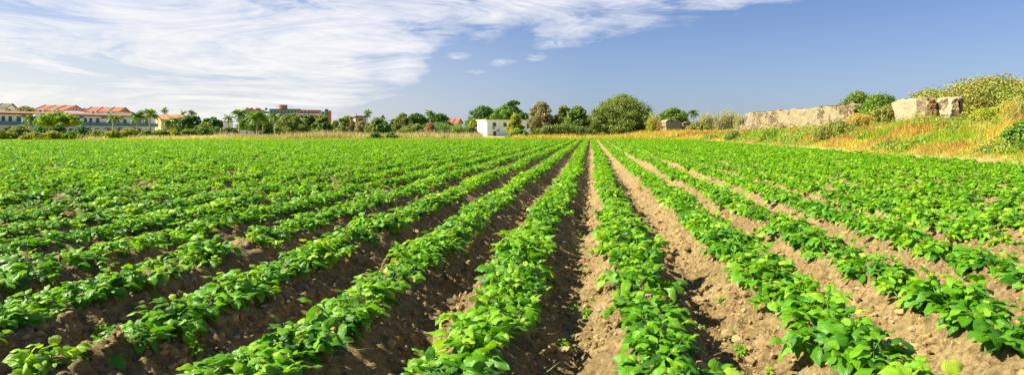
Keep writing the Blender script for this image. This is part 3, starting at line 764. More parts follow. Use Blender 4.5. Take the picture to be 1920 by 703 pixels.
G().box(0, 9.5, 0, .25, -.2, 1.45).build('wall', STONEOLD, t); G().box(-.05, 9.55, -.05, .3, 1.45, 1.53).build('coping', CAPST, t)

# ------------------------------------------------------------------ ruined walls on the bank
def ruin(name, label, X0, Y0, X1, Y1, thick, zt0, zt1, zb0, zb1, seed, mat, plf, res=.09, amp=.07, coping=False, rough=.18, round_=.0, cat='ruined wall', rag=.0):
    L = math.hypot(X1 - X0, Y1 - Y0); ang = math.atan2(Y1 - Y0, X1 - X0)
    root = empty(name, X0, Y0, 0, ang, label=label, cat=cat)
    nx = max(8, int(L / res)); hmax = max(zt0 - zb0, zt1 - zb1); nh = int(hmax / res); nt_ = max(4, int(thick / res))
    # perimeter: side a (y=0) bottom->top, top, side b (y=thick) top->bottom
    per = [(0., i / nh) for i in range(nh)] + [(i / nt_, 1.) for i in range(nt_)] + [(1., 1 - i / nh) for i in range(nh + 1)]
    per = np.array(per); sx = np.linspace(0, 1, nx + 1)
    Xl = sx[:, None] * L + 0 * per[None, :, 0]; q = per[None, :, 0] + 0 * Xl; hz = per[None, :, 1] + 0 * Xl
    zt = zt0 + (zt1 - zt0) * sx + (fbm(sx * L * .9, sx * 0 + seed, seed, 4) - .5) * rough * 2
    zt = zt - rag * (vn(sx * L * 1.3, sx * 0 + 3, seed + 3) > .72)
    if round_: zt = zt - round_ * np.abs(2 * sx - 1) ** 5
    zb = zb0 + (zb1 - zb0) * sx
    Z = zb[:, None] + hz * (zt - zb)[:, None]
    Yl = q * thick + (q < .5) * -.12 * (1 - hz) * thick + (q > .5) * .12 * (1 - hz) * thick
    s_ = np.where(q <= 0, Xl, np.where(q >= 1, Xl + 31, Xl + 50)); tt = np.where((q > 0) & (q < 1), q * thick, Z)
    d1, i1 = worley(s_ * 3.2, tt * 3.6, seed); d2, i2 = worley(s_ * 8, tt * 9, seed + 1)
    plast = sstep(.42, .56, fbm(s_ * .55, tt * .7, seed + 2, 4) + plf(sx)[:, None])
    D = ((.5 - np.clip(d1, 0, .7)) * (.5 + i1) * 1.6 + (.4 - np.clip(d2, 0, .6)) * .6) * (1 - .75 * plast) * amp + (fbm(s_ * 1.2, tt * 1.2, seed + 6, 4) - .5) * amp * 2.4
    ny = np.where(q <= 0, -1., np.where(q >= 1, 1., 0)); nz = ((q > 0) & (q < 1)) * 1.
    Xl = Xl + (fbm(tt * 2, q * 3 + tt, seed + 8, 3) - .5)[...] * .5 * (np.abs(2 * sx - 1) ** 30)[:, None]
    V = np.stack([Xl, Yl + D * ny, Z + D * nz], -1)
    P_ = V.shape[1]
    caps = []; pl = plast
    for e, sg in ((0, -1), (nx, 1)):
        ring = V[e].copy(); c0 = ring.mean(0); rings = []
        for k in (.75, .5, .25, .02):
            rr = c0 + (ring - c0) * np.array([1, k, k ** .6 if False else 1]); rr = ring.copy(); rr[:, 1] = c0[1] + (ring[:, 1] - c0[1]) * k; 
            rr[:, 0] = ring[:, 0] + sg * (.10 * (1 - k) + (fbm(rr[:, 1] * 3 + 5, rr[:, 2] * 3, seed + 11, 3) - .5) * .25)
            rr[:, 2] = np.minimum(rr[:, 2], zt[e]); rings.append(rr)
        caps.append(rings)
    allv = np.concatenate([np.stack(caps[0][::-1]), V, np.stack(caps[1])], 0)
    pl = np.concatenate([np.repeat(plast[:1], 4, 0) * .3, plast, np.repeat(plast[-1:], 4, 0) * .3], 0)
    o = mesh_np('masonry', allv.reshape(-1, 3), quads=grid_faces(allv.shape[0], P_), mat=mat, parent=root, attrs={'plaster': pl.ravel()}, smooth=True)
    if coping:
        v, fcs = ico(1); VV = []; FF = []; r = rs(seed); off = 0
        for i in range(int(L * 2.6)):
            u = r.rand()
            if vn(np.array([u * 9.]), np.array([.5]), seed + 20)[0] < .38: continue
            zt_ = np.interp(u, sx, zt); sc = np.array([r.uniform(.12, .34), thick * .5 * r.uniform(.6, 1.05), r.uniform(.04, .09)])
            VV.append(v * (1 + .3 * (r.rand(len(v), 1) - .5)) * sc + np.array([u * L, thick / 2, zt_ + .05])); FF.append(fcs + off); off += len(v)
        mesh_np('coping', np.concatenate(VV), tris=np.concatenate(FF), mat=CAPST, parent=root, smooth=False)
    return root
ruin('ruined_wall', 'long ruined rubble wall with dark coping running along the bank', 21.9, 89, 22.03, 52.2, .75, 3.95, 3.6, .4, 1.0, 31, WALLST, lambda s: .10 * (s < .12) + .12 * np.exp(-((s - .5) / .08) ** 2) + .10 * (s > .62) * (s < .85) - .06, coping=True, rough=.12, amp=.13)
ruin('ruined_wall', 'broad pale plastered wall fragment, left of the two upright ones', 21.5, 44.7, 21.5, 40.0, .7, 3.46, 3.5, 1.2, 1.2, 45, WALLPL, lambda s: .25 - .5 * (s > .72), res=.06, amp=.08, coping=False, rough=.22, round_=.12)
ruin('ruined_wall', 'crumbling low rubble piece between the two upright wall fragments', 21.75, 40.0, 21.8, 38.9, .6, 3.0, 2.9, 1.2, 1.2, 52, WALLST, lambda s: -.2 + 0 * s, res=.06, amp=.12, rough=.5)
ruin('ruined_wall', 'narrow rough wall stump with dark end, right of the two upright ones', 21.5, 39.0, 21.55, 37.3, .62, 3.35, 3.5, 1.2, 1.2, 61, WALLPL, lambda s: .1 + 0 * s, res=.05, amp=.12, rough=.3, round_=.25)
ruin('masonry_block', 'upright rounded block of pale masonry beyond the field end', 11.9, 100, 14.6, 101, 2.2, 3.25, 3.25, .0, .0, 71, WALLPL, lambda s: .15 + 0 * s, res=.09, amp=.10, rough=.12, round_=.45, cat='ruin')
ruin('ruined_wall', 'collapsed low wall end right of the rounded masonry block', 15.2, 102, 17.6, 104, .8, 3.0, 2.2, .0, .0, 81, WALLST, lambda s: -.2 + 0 * s, res=.1, amp=.14, rough=.6)
ruin('ruined_wall', 'low footing of broken rubble below the far end of the long wall', 21.2, 90.5, 21.1, 70, 1.0, 1.95, 2.1, .2, .6, 95, WALLST, lambda s: -.1 + 0 * s, res=.12, amp=.16, rough=.5)

# stones lying on the bank and at the field end
def stone(label, px_, py_, Y, s, seed, grp='pale stones lying on the bank'):
    x = WX(px_, Y); z = float(ground_z(np.array([x]), np.array([Y]), False)[0]); r = rs(seed); v, f_ = ico(3)
    v = v * (1 + .5 * (fbm(v[:, 0] * 1.6 + 5, v[:, 1] * 1.6 + v[:, 2] * 1.3 + seed, seed, 3) - .5))[:, None] * np.array([s, s * .8, s * .55])
    o = mesh_np('stone', v, tris=f_, mat=ROCK, smooth=False); o.location = (x, Y, z + s * .28); o.rotation_euler = (r.randn() * .3, r.randn() * .3, r.rand() * 6)
    tag(o, label, 'stone', grp); return o
stone('squarish pale stone below the narrow wall stump', 1778, 238, 35.5, .26, 1)
stone('flat slanting pale stone right of the squarish one below the stump', 1800, 234, 35, .36, 2)
stone('brown boulder half buried in weeds below the dark bush', 1650, 246, 43, .36, 3)
stone('whitish stone at the foot of the long wall far end', 1399, 247, 80, .45, 4)
stone('small white stone at the field end, left of two', 1144, 256, 93, .22, 5)
stone('small white stone at the field end, right of two', 1151, 255, 94, .26, 6)
t = empty('fallen_slab', WX(1112, 96), 96, None, label='long pale slab lying in the dry grass at the field end', cat='stone slab')
G().poly([(-1.5, -.3, .1), (.3, -.35, .0), (1.3, -.25, .12), (1.2, .3, .1), (-1.3, .35, .05)], (0, .04, .32)).build('slab', ROCK, t, bevel=.04)

# ------------------------------------------------------------------ vegetation placed along the far side
FARS = 'trees behind the field'
tree('small_tree', 'small yellow-green tree before the dark grey roofed house', 'tree', 8, 27, 201, 172, YELG, 'round', .55, .5, .25)
tree('bare_tree', 'domed brownish leafless tree above the long building roof', 'tree', 26, 66, 198, 205, GREYB, 'dome', .5, 1.0, .28)
tree('small_tree', 'rounded olive green tree left of the left terracotta house', 'tree', 40, 66, 203, 196, OLIVE, 'dome', .6, .6, .28)
palm('feathery palm in front of the balcony, far left', 55, 214, 118, 34, seed=3, mat=YELG if False else PALM)
tree('broad_tree', 'broad drooping green tree towering over the left building roof', 'tree', 78, 140, 211, 116, HERB, 'umbrella', .5, .9, .26, hollow=.4)
palm('feathery palm with drooping fronds before the long building middle', 212, 214, 118, 31, seed=5)
palm('wide feathery palm at the right end of the long building', 257, 211, 122, 36, seed=6, nf=26)
palm('tall feathery palm touching the right end of the long building roof', 281, 208, 124, 33, seed=8, nf=28)
palm('small palm crown poking above the orange house roof', 309, 204, 215, 15, seed=9, fan=True)
palm('left of two dark palm crowns right of the orange house', 342, 209, 212, 14, seed=10, fan=True)
palm('right of two dark palm crowns right of the orange house', 358, 210, 205, 17, seed=11, fan=True)
palm('pale trunked palm in front of the orange house wall', 313, 222, 128, 28, seed=12)
palm('short palm right of the pale trunked one before the orange house', 328, 222, 130, 26, seed=13)
tree('garden_tree', 'dark green tree filling the gap right of the orange house', 'tree', 338, 376, 216, 135, DARKG, 'round', .25, 1.1, .26)
tree('garden_tree', 'mid green tree before the orange house side wall', 'tree', 312, 346, 224, 140, MIDG, 'round', .2, .9, .25)
tree('round_tree', 'round dark green tree standing above the hedge', 'tree', 384, 415, 220, 132, DARKG, 'round', .35, 1.2, .24)
tree('orange_tree', 'small bushy tree with yellowing leaves left of the round dark tree', 'tree', 381, 398, 230, 128, YELG, 'round', .3, .5, .2)
tree('dark_hedge', 'low dark hedge mound left of the palms', 'hedge', 388, 420, 239, 118, DARKG, 'dome', .0, .9, .2)
tree('dark_hedge', 'low dark hedge running under the left palms', 'hedge', 414, 447, 240, 116, DARKG, 'dome', .0, .9, .2)
palm('tall palm with full dark crown at the left of the distant block', 448, 207, 126, 34, seed=14, nf=30)
palm('slim palm with pale fronds left of the distant block', 428, 216, 135, 24, seed=15)
palm('twin crowned palm in front of the distant block left wing', 482, 210, 120, 44, seed=16, nf=34)
palm('palm half hidden behind the twin crowned one', 493, 214, 128, 34, seed=17, nf=26)
palm('upright palm standing before the slate wing', 515, 213, 118, 28, seed=18, nf=26)
tree('garden_tree', 'dense green tree between the palms before the distant block', 'tree', 450, 505, 216, 150, MIDG, 'round', .35, 1.3, .26)
tree('dark_hedge', 'dark shrub behind the upright palm', 'shrub', 492, 528, 240, 122, DARKG, 'dome', 0, .8, .2)
tree('olive_tree', 'pale grey-green olive with forked bare trunk at the field edge', 'tree', 522, 574, 214, 100, OLIVE, 'dome', .28, 1.5, .15, bark=PALEBARK, hollow=.3, csize=.22, nlimb=22, trunk_r=.13)
tree('dark_tree', 'dark green rounded tree right of the pale olive', 'tree', 558, 596, 215, 108, DARKG, 'round', .1, 1.3, .2)
tree('olive_tree', 'full green olive at the right end of the distant block', 'tree', 585, 622, 216, 106, OLIVE, 'dome', .05, 1.4, .18)
tree('dark_tree', 'dark green bush at the foot of the full green olive', 'shrub', 598, 622, 228, 104, DARKG, 'round', .0, .7, .18)
tree('olive_tree', 'bushy olive left of the stone tower house', 'tree', 632, 666, 217, 125, OLIVE, 'dome', .12, 1.2, .2)
tree('bare_tree', 'bare branching tree against the stone tower house', 'tree', 648, 668, 217, 122, GREYB, 'cone', .2, .25, .14, nlimb=26, bark=BARK)
palm('palm crown right behind the stone tower house', 689, 209, 200, 20, seed=19, fan=True)
tree('dry_bush', 'brown leafless bush under the stone tower house', 'bush', 661, 696, 228, 118, GREYB, 'dome', 0, 1.3, .13, nlimb=24)
tree('olive_tree', 'light green leaning olive bush right of the tower house', 'tree', 688, 732, 221, 104, OLIVE, 'dome', .05, 1.5, .17)
tree('dark_bush', 'dark low shrub in front of the light green olive bush', 'shrub', 702, 734, 233, 102, DARKG, 'dome', 0, .8, .17)
tree('cypress', 'thin dark cypress rising behind the olive bush', 'tree', 713, 723, 214, 140, BARKG if False else DARKG, 'egg', .1, .6, .16)
tree('mixed_tree', 'olive toned tree right of the concrete pillar', 'tree', 738, 772, 212, 140, OLIVE, 'round', .12, 1.3, .22)
tree('bare_tree', 'dead thin tree leaning against the domed pines', 'tree', 752, 766, 212, 136, GREYB, 'egg', .1, .25, .14, nlimb=20)
tree('umbrella_pine', 'left of two domed dark green pines in the middle', 'tree', 762, 800, 212, 150, DARKG, 'umbrella', .45, 1.6, .24, depth=.8)
tree('umbrella_pine', 'right of two domed dark green pines in the middle', 'tree', 796, 846, 214, 152, DARKG, 'umbrella', .38, 1.9, .24, depth=.8)
palm('palm crown rising between the two domed pines', 807, 208, 138, 26, seed=21, nf=26)
tree('garden_tree', 'pale green shrub under the left domed pine', 'shrub', 752, 800, 233, 128, OLIVE, 'dome', 0, 1.0, .2)
tree('orange_shrub', 'orange leaved shrub before the domed pines', 'shrub', 795, 818, 231, 124, PINKB, 'dome', 0, 1.0, .17)
cane('green cane hedge, left half, below the domed pines', 812, 852, 228, 126, 110, 3, MIDG)
cane('green cane hedge, right half, before the red roof', 846, 884, 231, 122, 110, 4, MIDG)
tree('garden_tree', 'dark leafy shrub at the right end of the cane hedge', 'shrub', 872, 896, 238, 114, DARKG, 'dome', 0, .9, .18)
tree('umbrella_pine', 'big dark domed pine rising behind the white house', 'tree', 878, 936, 199, 230, DARKG, 'dome', .25, 2.2, .32)
tree('small_tree', 'yellowish green tree left of the white house', 'tree', 877, 902, 222, 212, YELG, 'round', .25, .8, .28)
tree('tall_tree', 'olive gold spreading tree right behind the white house', 'tree', 920, 986, 195, 225, MIDG, 'dome', .3, 2.0, .32)
tree('tall_tree', 'lanky tree with small tufted top above the white house', 'tree', 952, 974, 186, 222, DARKG, 'umbrella', .86, .5, .3, trunk_r=.22)
tree('dark_tree', 'low dark tree at the right rear of the white house', 'tree', 968, 994, 210, 218, DARKG, 'round', .3, .9, .3)
tree('yellow_shrub', 'tall yellow-green shrub in front of the white house corner', 'shrub', 946, 986, 213, 112, YELG, 'cone', .0, 1.6, .17)
tree('dark_bush', 'deep green low shrub at the foot of the yellow-green one', 'shrub', 955, 990, 243, 100, MIDG, 'dome', 0, .8, .15)
tree('dry_tree', 'tall greyish brown dry tree in the middle', 'tree', 988, 1042, 189, 112, GREYB, 'egg', .08, 2.4, .14, nlimb=30, bark=BARK, hollow=.3)
tree('dry_tree', 'short grey dry tree right of the tall brown one', 'tree', 1030, 1056, 212, 114, GREYB, 'round', .1, 1.0, .15, nlimb=16)
tree('pale_green_tree', 'pale green narrow tree left of the dark one near the rows end', 'tree', 1040, 1074, 196, 112, OLIVE, 'full', .1, 1.3, .17)
tree('dark_tree', 'dark green tree standing above the end of the central rows', 'tree', 1060, 1106, 198, 108, FOREST, 'full', .05, 1.9, .18)
tree('reddish_shrub', 'reddish bare shrub left of the largest tree', 'shrub', 1098, 1122, 213, 116, PINKB, 'round', .1, .9, .14, nlimb=18)
tree('large_tree', 'largest broad round green tree right of the rows end', 'tree', 1116, 1218, 179, 112, OLIVE, 'round', .03, 4.6, .17, csize=.2, hollow=.5, nlimb=14)
cane('yellow bamboo clump right of the largest tree', 1213, 1238, 210, 104, 90, 7, YELG, 'bamboo', 'bamboo')
tree('dark_tree', 'wide low dark green tree behind the rounded masonry block', 'tree', 1230, 1292, 203, 118, FOREST, 'dome', .2, 2.0, .18)
tree('golden_shrub', 'golden shrub left of the rounded masonry block', 'shrub', 1228, 1250, 226, 102, ORNG, 'dome', 0, .7, .14)
palm('ragged palm behind the collapsed wall end', 1299, 206, 120, 26, seed=23, nf=24)
cane('reed thicket right of the collapsed wall end', 1308, 1345, 210, 108, 130, 8)
cane('tall reed thicket left of the long ruined wall', 1338, 1385, 203, 106, 170, 9)
cane('dark reedy clump touching the long ruined wall end', 1376, 1402, 212, 100, 80, 10)
tree('brown_shrub', 'brown bramble mound below the reed thickets', 'shrub', 1285, 1330, 231, 98, HEATH, 'dome', 0, 1.0, .14)
tree('hedge', 'low green hedge behind the dry grass left of the concrete pillar', 'hedge', 618, 738, 236, 132, OLIVE, 'full', 0, 2.2, .18, depth=.06)
tree('hedge', 'low mixed hedge behind the dry grass right of the concrete pillar', 'hedge', 736, 890, 235, 134, FOREST, 'full', 0, 2.6, .18, depth=.05)
tree('hedge', 'low bush line under the trees beyond the central rows', 'hedge', 984, 1125, 236, 104, OLIVE, 'full', 0, 2.2, .14, depth=.05)
tree('garden_tree', 'green tree filling the gap between the two domed pines and the pillar', 'tree', 726, 752, 223, 142, FOREST, 'full', .1, .9, .2)
tree('garden_tree', 'green tree between the distant block and the tower house', 'tree', 618, 640, 226, 128, OLIVE, 'full', .05, .9, .18)
tree('garden_tree', 'low green trees joining the orange house and the round dark tree', 'tree', 366, 392, 232, 126, FOREST, 'full', .05, .9, .18)
# left foot of the buildings
GL = 'bushes along the foot of the long building'
for q, (a, b, t_, Y_, m_, lab) in enumerate([
    (-12, 14, 243, 86, YELG, 'yellowish bush at the left picture edge'), (18, 58, 236, 88, OLIVE, 'grey-green bush with pale stems, left of the broad tree'),
    (50, 82, 248, 84, YELG, 'yellow-green weed mound left of the broad tree trunk'), (60, 92, 238, 92, DARKG, 'dark bush behind the left weed mound'),
    (84, 114, 246, 86, YELG, 'yellow-green weed mound under the broad tree'), (96, 122, 234, 95, DARKG, 'dark green shrub beneath the broad tree crown'),
    (122, 146, 247, 87, HERB, 'bright green bush right of the broad tree trunk'), (136, 172, 236, 92, DARKG, 'dark bush before the ground floor windows'),
    (170, 204, 244, 90, OLIVE, 'olive bush left of the clipped round one'), (200, 222, 243, 88, YELG, 'clipped yellow-green round bush'),
    (224, 238, 242, 94, DARKG, 'narrow dark bush beside a yellow tree'), (232, 254, 241, 92, YELG, 'small yellowish tree on a thin stem before the building'),
    (262, 286, 242, 92, OLIVE, 'olive bush left end of the long hedge'), (284, 312, 243, 92, OLIVE, 'second olive bush in the hedge before the orange house'),
    (312, 340, 242, 93, YELG, 'yellow-green hedge bush before the orange house'), (338, 372, 242, 94, OLIVE, 'olive hedge bush left of the round dark tree'),
    (368, 396, 238, 96, MIDG, 'green hedge bush under the round dark tree')]):
    tree('bush', lab, 'bush', a - 3, b + 3, t_ + 1.5, Y_ - 9 + q * .55, m_, 'full' if q != 11 else 'round', 0 if q != 11 else .3, .9, .12, group=GL)
tree('dark_bush', 'dark green clump at the field edge below the light olive bush', 'bush', 690, 718, 249, 86, DARKG, 'dome', 0, .6, .10)
tree('dark_bush', 'small weedy green clump at the field edge, right of the dark clump', 'bush', 722, 745, 249, 88, OLIVE, 'dome', 0, .6, .10)

# bank shrubs (right)
GB = 'wild shrubs on the bank'
for (a, b, t_, Y_, m_, lab, dn, lf) in [
    (1572, 1645, 170, 62, OLIVE, 'pale feathery tree behind the near end of the long wall', 2.2, .11),
    (1608, 1694, 179, 48, FOREST, 'dark green dense bush between long wall and pale wall fragment', 2.6, .09),
    (1640, 1690, 197, 45, HEATH, 'brownish bush at the left of the pale wall fragment', 1.4, .08),
    (1745, 1970, 152, 42, HEATH, 'large green and brown bush mound on the bank top', 5.5, .085),
    (1680, 1830, 173, 46, HEATH, 'low bush ridge behind the upright wall fragments', 2.6, .085),
    (1880, 2080, 158, 37, HEATH, 'reddish bush mound at the right picture edge', 4, .08),
    (1530, 1612, 231, 46, HEATH, 'dark brown bramble below the long wall near end', 1.8, .07),
    (1738, 1758, 183, 38.8, PINKB, 'rust coloured creeper on the rubble between the wall fragments', .8, .05),
    (1820, 1868, 205, 32, YELG, 'yellow-green shrub right below the dark wall stump', 1.8, .05),
    (1862, 1925, 192, 32, YELG, 'tall yellowish weed thicket under the reddish bush mound', 2.0, .05),
    (1886, 1950, 228, 25, MIDG, 'dark broad-leaved shrub at the right picture edge', .8, .06),
    (1410, 1490, 244, 60, HERB, 'low green weeds before the far part of the long wall', .9, .07),
    (1360, 1392, 247, 74, OLIVE, 'dull green clump on the straw heap left of the long wall', .7, .08)]:
    tree('shrub' if 'tree' not in lab else 'feathery_tree', lab, 'shrub', a, b, t_, Y_, m_, 'dome', 0, dn, lf, group=GB if 'tree' not in lab else None, csize=.2)
cane('tall golden grass clump at the near end of the long wall', 1592, 1632, 212, 46, 330, 12, GRASSO, 'grass_clump', 'grass clump', depth=1.2, lf=.45)
cane('tall dry stalks in front of the right bush mound', 1880, 1915, 175, 30, 60, 13, GRASSO, 'dry_stalks', 'weed clump', depth=1.0, lf=.28)
cane('thin dry stalks standing on the bank right of the stones', 1836, 1852, 218, 26, 12, 14, GRASSO, 'dry_stalks', 'weed clump', depth=.6, lf=.2)

# ------------------------------------------------------------------ grasses
def grass(name, label, X, Y, h, w, seed, mat, lean=.35, flat=None, tn=None):
    r = rs(seed); n = len(X); Z = ground_z(X, Y, False) - .02; a = r.rand(n) * 6.28; b = r.rand(n) * 6.28
    ln = np.abs(r.randn(n)) * lean * h
    S = np.stack([np.cos(a) * w, np.sin(a) * w, 0 * a], -1); D = np.stack([np.cos(b) * ln, np.sin(b) * ln, 0 * a], -1)
    P = np.stack([X, Y, Z], -1); U = np.stack([0 * h, 0 * h, h], -1)
    if flat is not None: U = U * flat
    V = np.stack([P - S, P + S, P + S * .8 + U * .55 + D * .3, P - S * .8 + U * .55 + D * .3, P + U + D], 1)
    i = np.arange(n)[:, None] * 5
    o = mesh_np(name, V.reshape(-1, 3), quads=i + np.array([[0, 1, 2, 3]]), tris=i + np.array([[3, 2, 4]]), mat=mat, tint=np.repeat(np.clip(r.rand(n) if tn is None else tn * .7 + r.rand(n) * .3, 0, 1), 5), smooth=False)
    return tag(o, label, 'grass', kind='stuff')
r = rs(77)
def scatter_strip(n, a, b, d0, d1):
    px_ = r.uniform(a, b, n); u = (px_ - CX) / F
    q = r.rand(n) ** 1.3; Yb = 90 / (1 - .26 * np.minimum(u, 0)); Y = Yb * (1 + 0) + .8 + d0 + (d1 - d0) * q; return u * Y, Y
DULLG = leaf_mat('straw_grass', [(.34, .31, .10), (.50, .45, .17), (.62, .55, .26)], .3, .7, tcol=(1.1, 1, .8))
X, Y = scatter_strip(24000, 400, 905, 4, 30); hm = .25 + 1.05 * fbm(X * .16, Y * .16, 5, 3)
g1 = grass('dry_grass', 'tall straw-coloured dry grass strip behind the crop field', X, Y, (.35 + hm ** 2 * 1.1) * r.uniform(.5, 1.15, len(X)), np.full(len(X), .035), 1, DULLG, .3)
X, Y = scatter_strip(26000, -120, 1240, 0, 14)
grass('green_grass', 'low green and yellow grass along the far field edge', X, Y, .35 + .35 * r.rand(len(X)) * fbm(X * .2, Y * .2, 6, 2), np.full(len(X), .035), 2, GRASSG)
X, Y = scatter_strip(22000, -120, 420, 6, 24)
m = fbm(X * .15, Y * .15, 15, 3) > .5; X, Y = X[m], Y[m]
grass('golden_weeds', 'golden dry weeds among the bushes by the long building', X, Y, .35 + .6 * r.rand(len(X)), np.full(len(X), .04), 3, GRASSY)
X, Y = scatter_strip(24000, 960, 1400, 1, 24)
grass('golden_weeds', 'golden weeds beneath the trees beyond the central rows', X, Y, .4 + .6 * r.rand(len(X)) * fbm(X * .3, Y * .3, 16, 2) * 1.6, np.full(len(X), .035), 4, GRASSO)
def bank(n, x0, x1, y0, y1):
    Y = y0 * (y1 / y0) ** r.rand(n); X = x0 + (x1 - x0) * r.rand(n)
    X = X - np.interp(Y, [82, 104], [0, 9]); return X, Y
NT = 15000; tx, ty = bank(NT, 15.6, 24.5, 14, 112); th = .45 + 1.15 * r.rand(NT) ** 1.8; tk = r.rand(NT); trd = r.uniform(.05, .22, NT) * np.clip(ty / 35, .6, 1.6)
idx = np.sort(r.randint(0, NT, 200000)); n = len(idx)
X = tx[idx] + r.randn(n) * trd[idx]; Y = ty[idx] + r.randn(n) * trd[idx]
edge_x = X - 15.6 + np.interp(Y, [82, 104], [0, 9]); wl = .42 + np.clip(edge_x / 3, 0, 1) * .58
nz = (fbm(tx * .5, ty * .30, 55, 4) + .03 + (tk - .5) * .16)[idx]; no = (fbm(tx * .7 + 9, ty * .45, 66, 3) + (tk - .5) * .12)[idx]
sz = np.clip(Y / 40, .5, 2); ok = edge_x > .1 * tk[idx]
mo = ok & (no > .535); mg = ok & ~mo & (nz > .49); my = ok & ~mo & ~mg
for nm, lab_, m, mt, hh, sd in (('bank_grass', 'lush green grass tufts and weeds covering the bank', mg, GRASSG, .50, 6), ('bank_dry_grass', 'yellow dry grass tufts scattered over the bank', my, GRASSO, .58, 7), ('bank_orange_weeds', 'orange brown dead weeds scattered over the bank', mo, RUSTG, .50, 8)):
    grass(nm, lab_, X[m], Y[m], (hh * th[idx] * r.uniform(.45, 1.0, n) * wl)[m], .010 * sz[m] + .004, sd, mt, .55, None, tk[idx][m])
n = 60000; Y = 13 * (100 / 13) ** r.rand(n); X = 14.1 + 3.4 * r.rand(n) ** 1.2
m = fbm(X * .7, Y * .5, 88, 3) > .42; X, Y = X[m], Y[m]
grass('straw', 'flattened straw and dead stems along the field margin', X, Y, .12 + .2 * r.rand(len(X)), .009 * np.clip(Y / 30, .6, 2), 9, GRASSY, 2.4, .5)
X, Y = bank(22000, 24, 60, 14, 120)
grass('meadow', 'mixed yellow grass on the land behind the walls', X, Y, .3 + .4 * r.rand(len(X)), np.full(len(X), .03), 10, GRASSO, .5)
n = 5200; Y = 1.9 * (15 / 1.9) ** r.rand(n); X = (r.rand(n) * 1.7 - .95) * Y; m = (X < 13.5) & (fbm(X * 1.1, Y * 1.1, 131, 2) > .42); X, Y = X[m], Y[m]
o = grass('dead_stems', 'thin dry stems and straw bits lying on the soil', X, Y, r.uniform(.02, .05, len(X)), np.full(len(X), .0022), 12, GRASSY, 2.6, .25)
o.location.z = .035
# weeds on the bank as leafy clumps
def herb(n, seed):
    r2 = rs(seed); X, Y = bank(n, 16.3, 22.5, 15, 85); m = fbm(X * .5 + 30, Y * .35, 99, 3) > .5; X, Y = X[m], Y[m]
    Z = ground_z(X, Y, False); per = 34; idx = np.repeat(np.arange(len(X)), per); s = r2.uniform(.14, .5, len(X)) * (1 + .9 * (r2.rand(len(X)) > .88))
    d = r2.randn(len(idx), 3); d /= np.linalg.norm(d, axis=1, keepdims=True); d[:, 2] = np.abs(d[:, 2])
    P = np.stack([X, Y, Z], -1)[idx] + d * (s[idx] * r2.rand(len(idx)) ** .4)[:, None]
    N_ = d + r2.randn(len(idx), 3) * .5; N_ /= np.linalg.norm(N_, axis=1, keepdims=True)
    V, Q = leafcloud(r2, P, N_, (.022 + .0010 * Y[idx]) * r2.uniform(.7, 1.4, len(idx)))
    return V, Q, np.repeat(np.clip(r2.rand(len(X))[idx] * .7 + r2.rand(len(idx)) * .3, 0, 1), 4)
V, Q, T = herb(9000, 5)
tag(mesh_np('broadleaf_weeds', V, quads=Q, mat=HERB, tint=T, smooth=False), 'low leafy green weeds spread over the bank', 'weeds', kind='stuff')
V, Q, T = herb(9000, 6)
tag(mesh_np('brown_weeds', V, quads=Q, mat=HEATH, tint=T, smooth=False), 'brown and olive bramble patches spread over the bank', 'weeds', kind='stuff')

# ------------------------------------------------------------------ sky, sun, camera
SUN_AZ = math.radians(-97); SUN_EL = math.radians(42)     # azimuth from +Y towards +X
w = bpy.data.worlds.new('World'); scene.world = w; w.use_nodes = True; nt = w.node_tree; nt.nodes.clear(); L = nt.links.new
sky = nd(nt, 'ShaderNodeTexSky'); sky.sky_type = 'NISHITA'; sky.sun_disc = False; sky.sun_elevation = SUN_EL; sky.sun_rotation = SUN_AZ
sky.air_density = 1.0; sky.dust_density = .6; sky.ozone_density = 2.2; sky.altitude = 100
tc = nt.nodes.new('ShaderNodeTexCoord'); sp = nt.nodes.new('ShaderNodeSeparateXYZ'); L(tc.outputs['Generated'], sp.inputs[0])
DEG = 57.2958
az = math_(nt, 'MULTIPLY', math_(nt, 'ARCTAN2', sp.outputs[0], sp.outputs[1]), DEG)
el = math_(nt, 'MULTIPLY', math_(nt, 'ARCSINE', sp.outputs[2]), DEG)
cb = nt.nodes.new('ShaderNodeCombineXYZ'); L(az, cb.inputs[0]); L(el, cb.inputs[1])
fc_ = nt.nodes.new('ShaderNodeFloatCurve'); cv = fc_.mapping.curves[0]
pts = [(-180, 8), (-70, -6), (-45, -6), (-34, -4), (-27, -1.2), (-23.4, .9), (-20, 2.4), (-17.2, 4.0), (-15, 6.2), (-12, 8.2), (-6, 9.0), (0, 9.1), (7, 10.3), (13, 11.3), (18.5, 11.6), (26, 13.4), (60, 22), (180, 30)]
def nx_(a): return (a + 180) / 360
def ny_(e): return (e + 10) / 50
for i, (a_, e_) in enumerate(pts):
    if i < 2: cv.points[i].location = (nx_(a_), ny_(e_)) if i == 0 else (1, ny_(30))
for a_, e_ in pts[1:-1]: cv.points.new(nx_(a_), ny_(e_))
for p_ in cv.points: p_.handle_type = 'VECTOR'
fc_.mapping.update()
L(math_(nt, 'MULTIPLY', math_(nt, 'ADD', az, 180), 1 / 360), fc_.inputs['Value'])
bnd = math_(nt, 'SUBTRACT', math_(nt, 'MULTIPLY', fc_.outputs[0], 50), 10)
def mapped(rot, sx_, sy_, off=0):
    m_ = nd(nt, 'ShaderNodeMapping'); m_.inputs['Rotation'].default_value = (0, 0, math.radians(rot)); m_.inputs['Scale'].default_value = (sx_, sy_, 1); m_.inputs['Location'].default_value = (off, off * .7, off)
    L(cb.outputs[0], m_.inputs[0]); return m_.outputs[0]
n1 = noise(nt, mapped(8, .07, .22), 1, 8, .6, .9)
n2 = noise(nt, mapped(-14, .05, .30, 4), 1, 9, .68, 1.6)
n3 = noise(nt, mapped(10, .16, .8, 9), 1, 8, .65, 1.2)
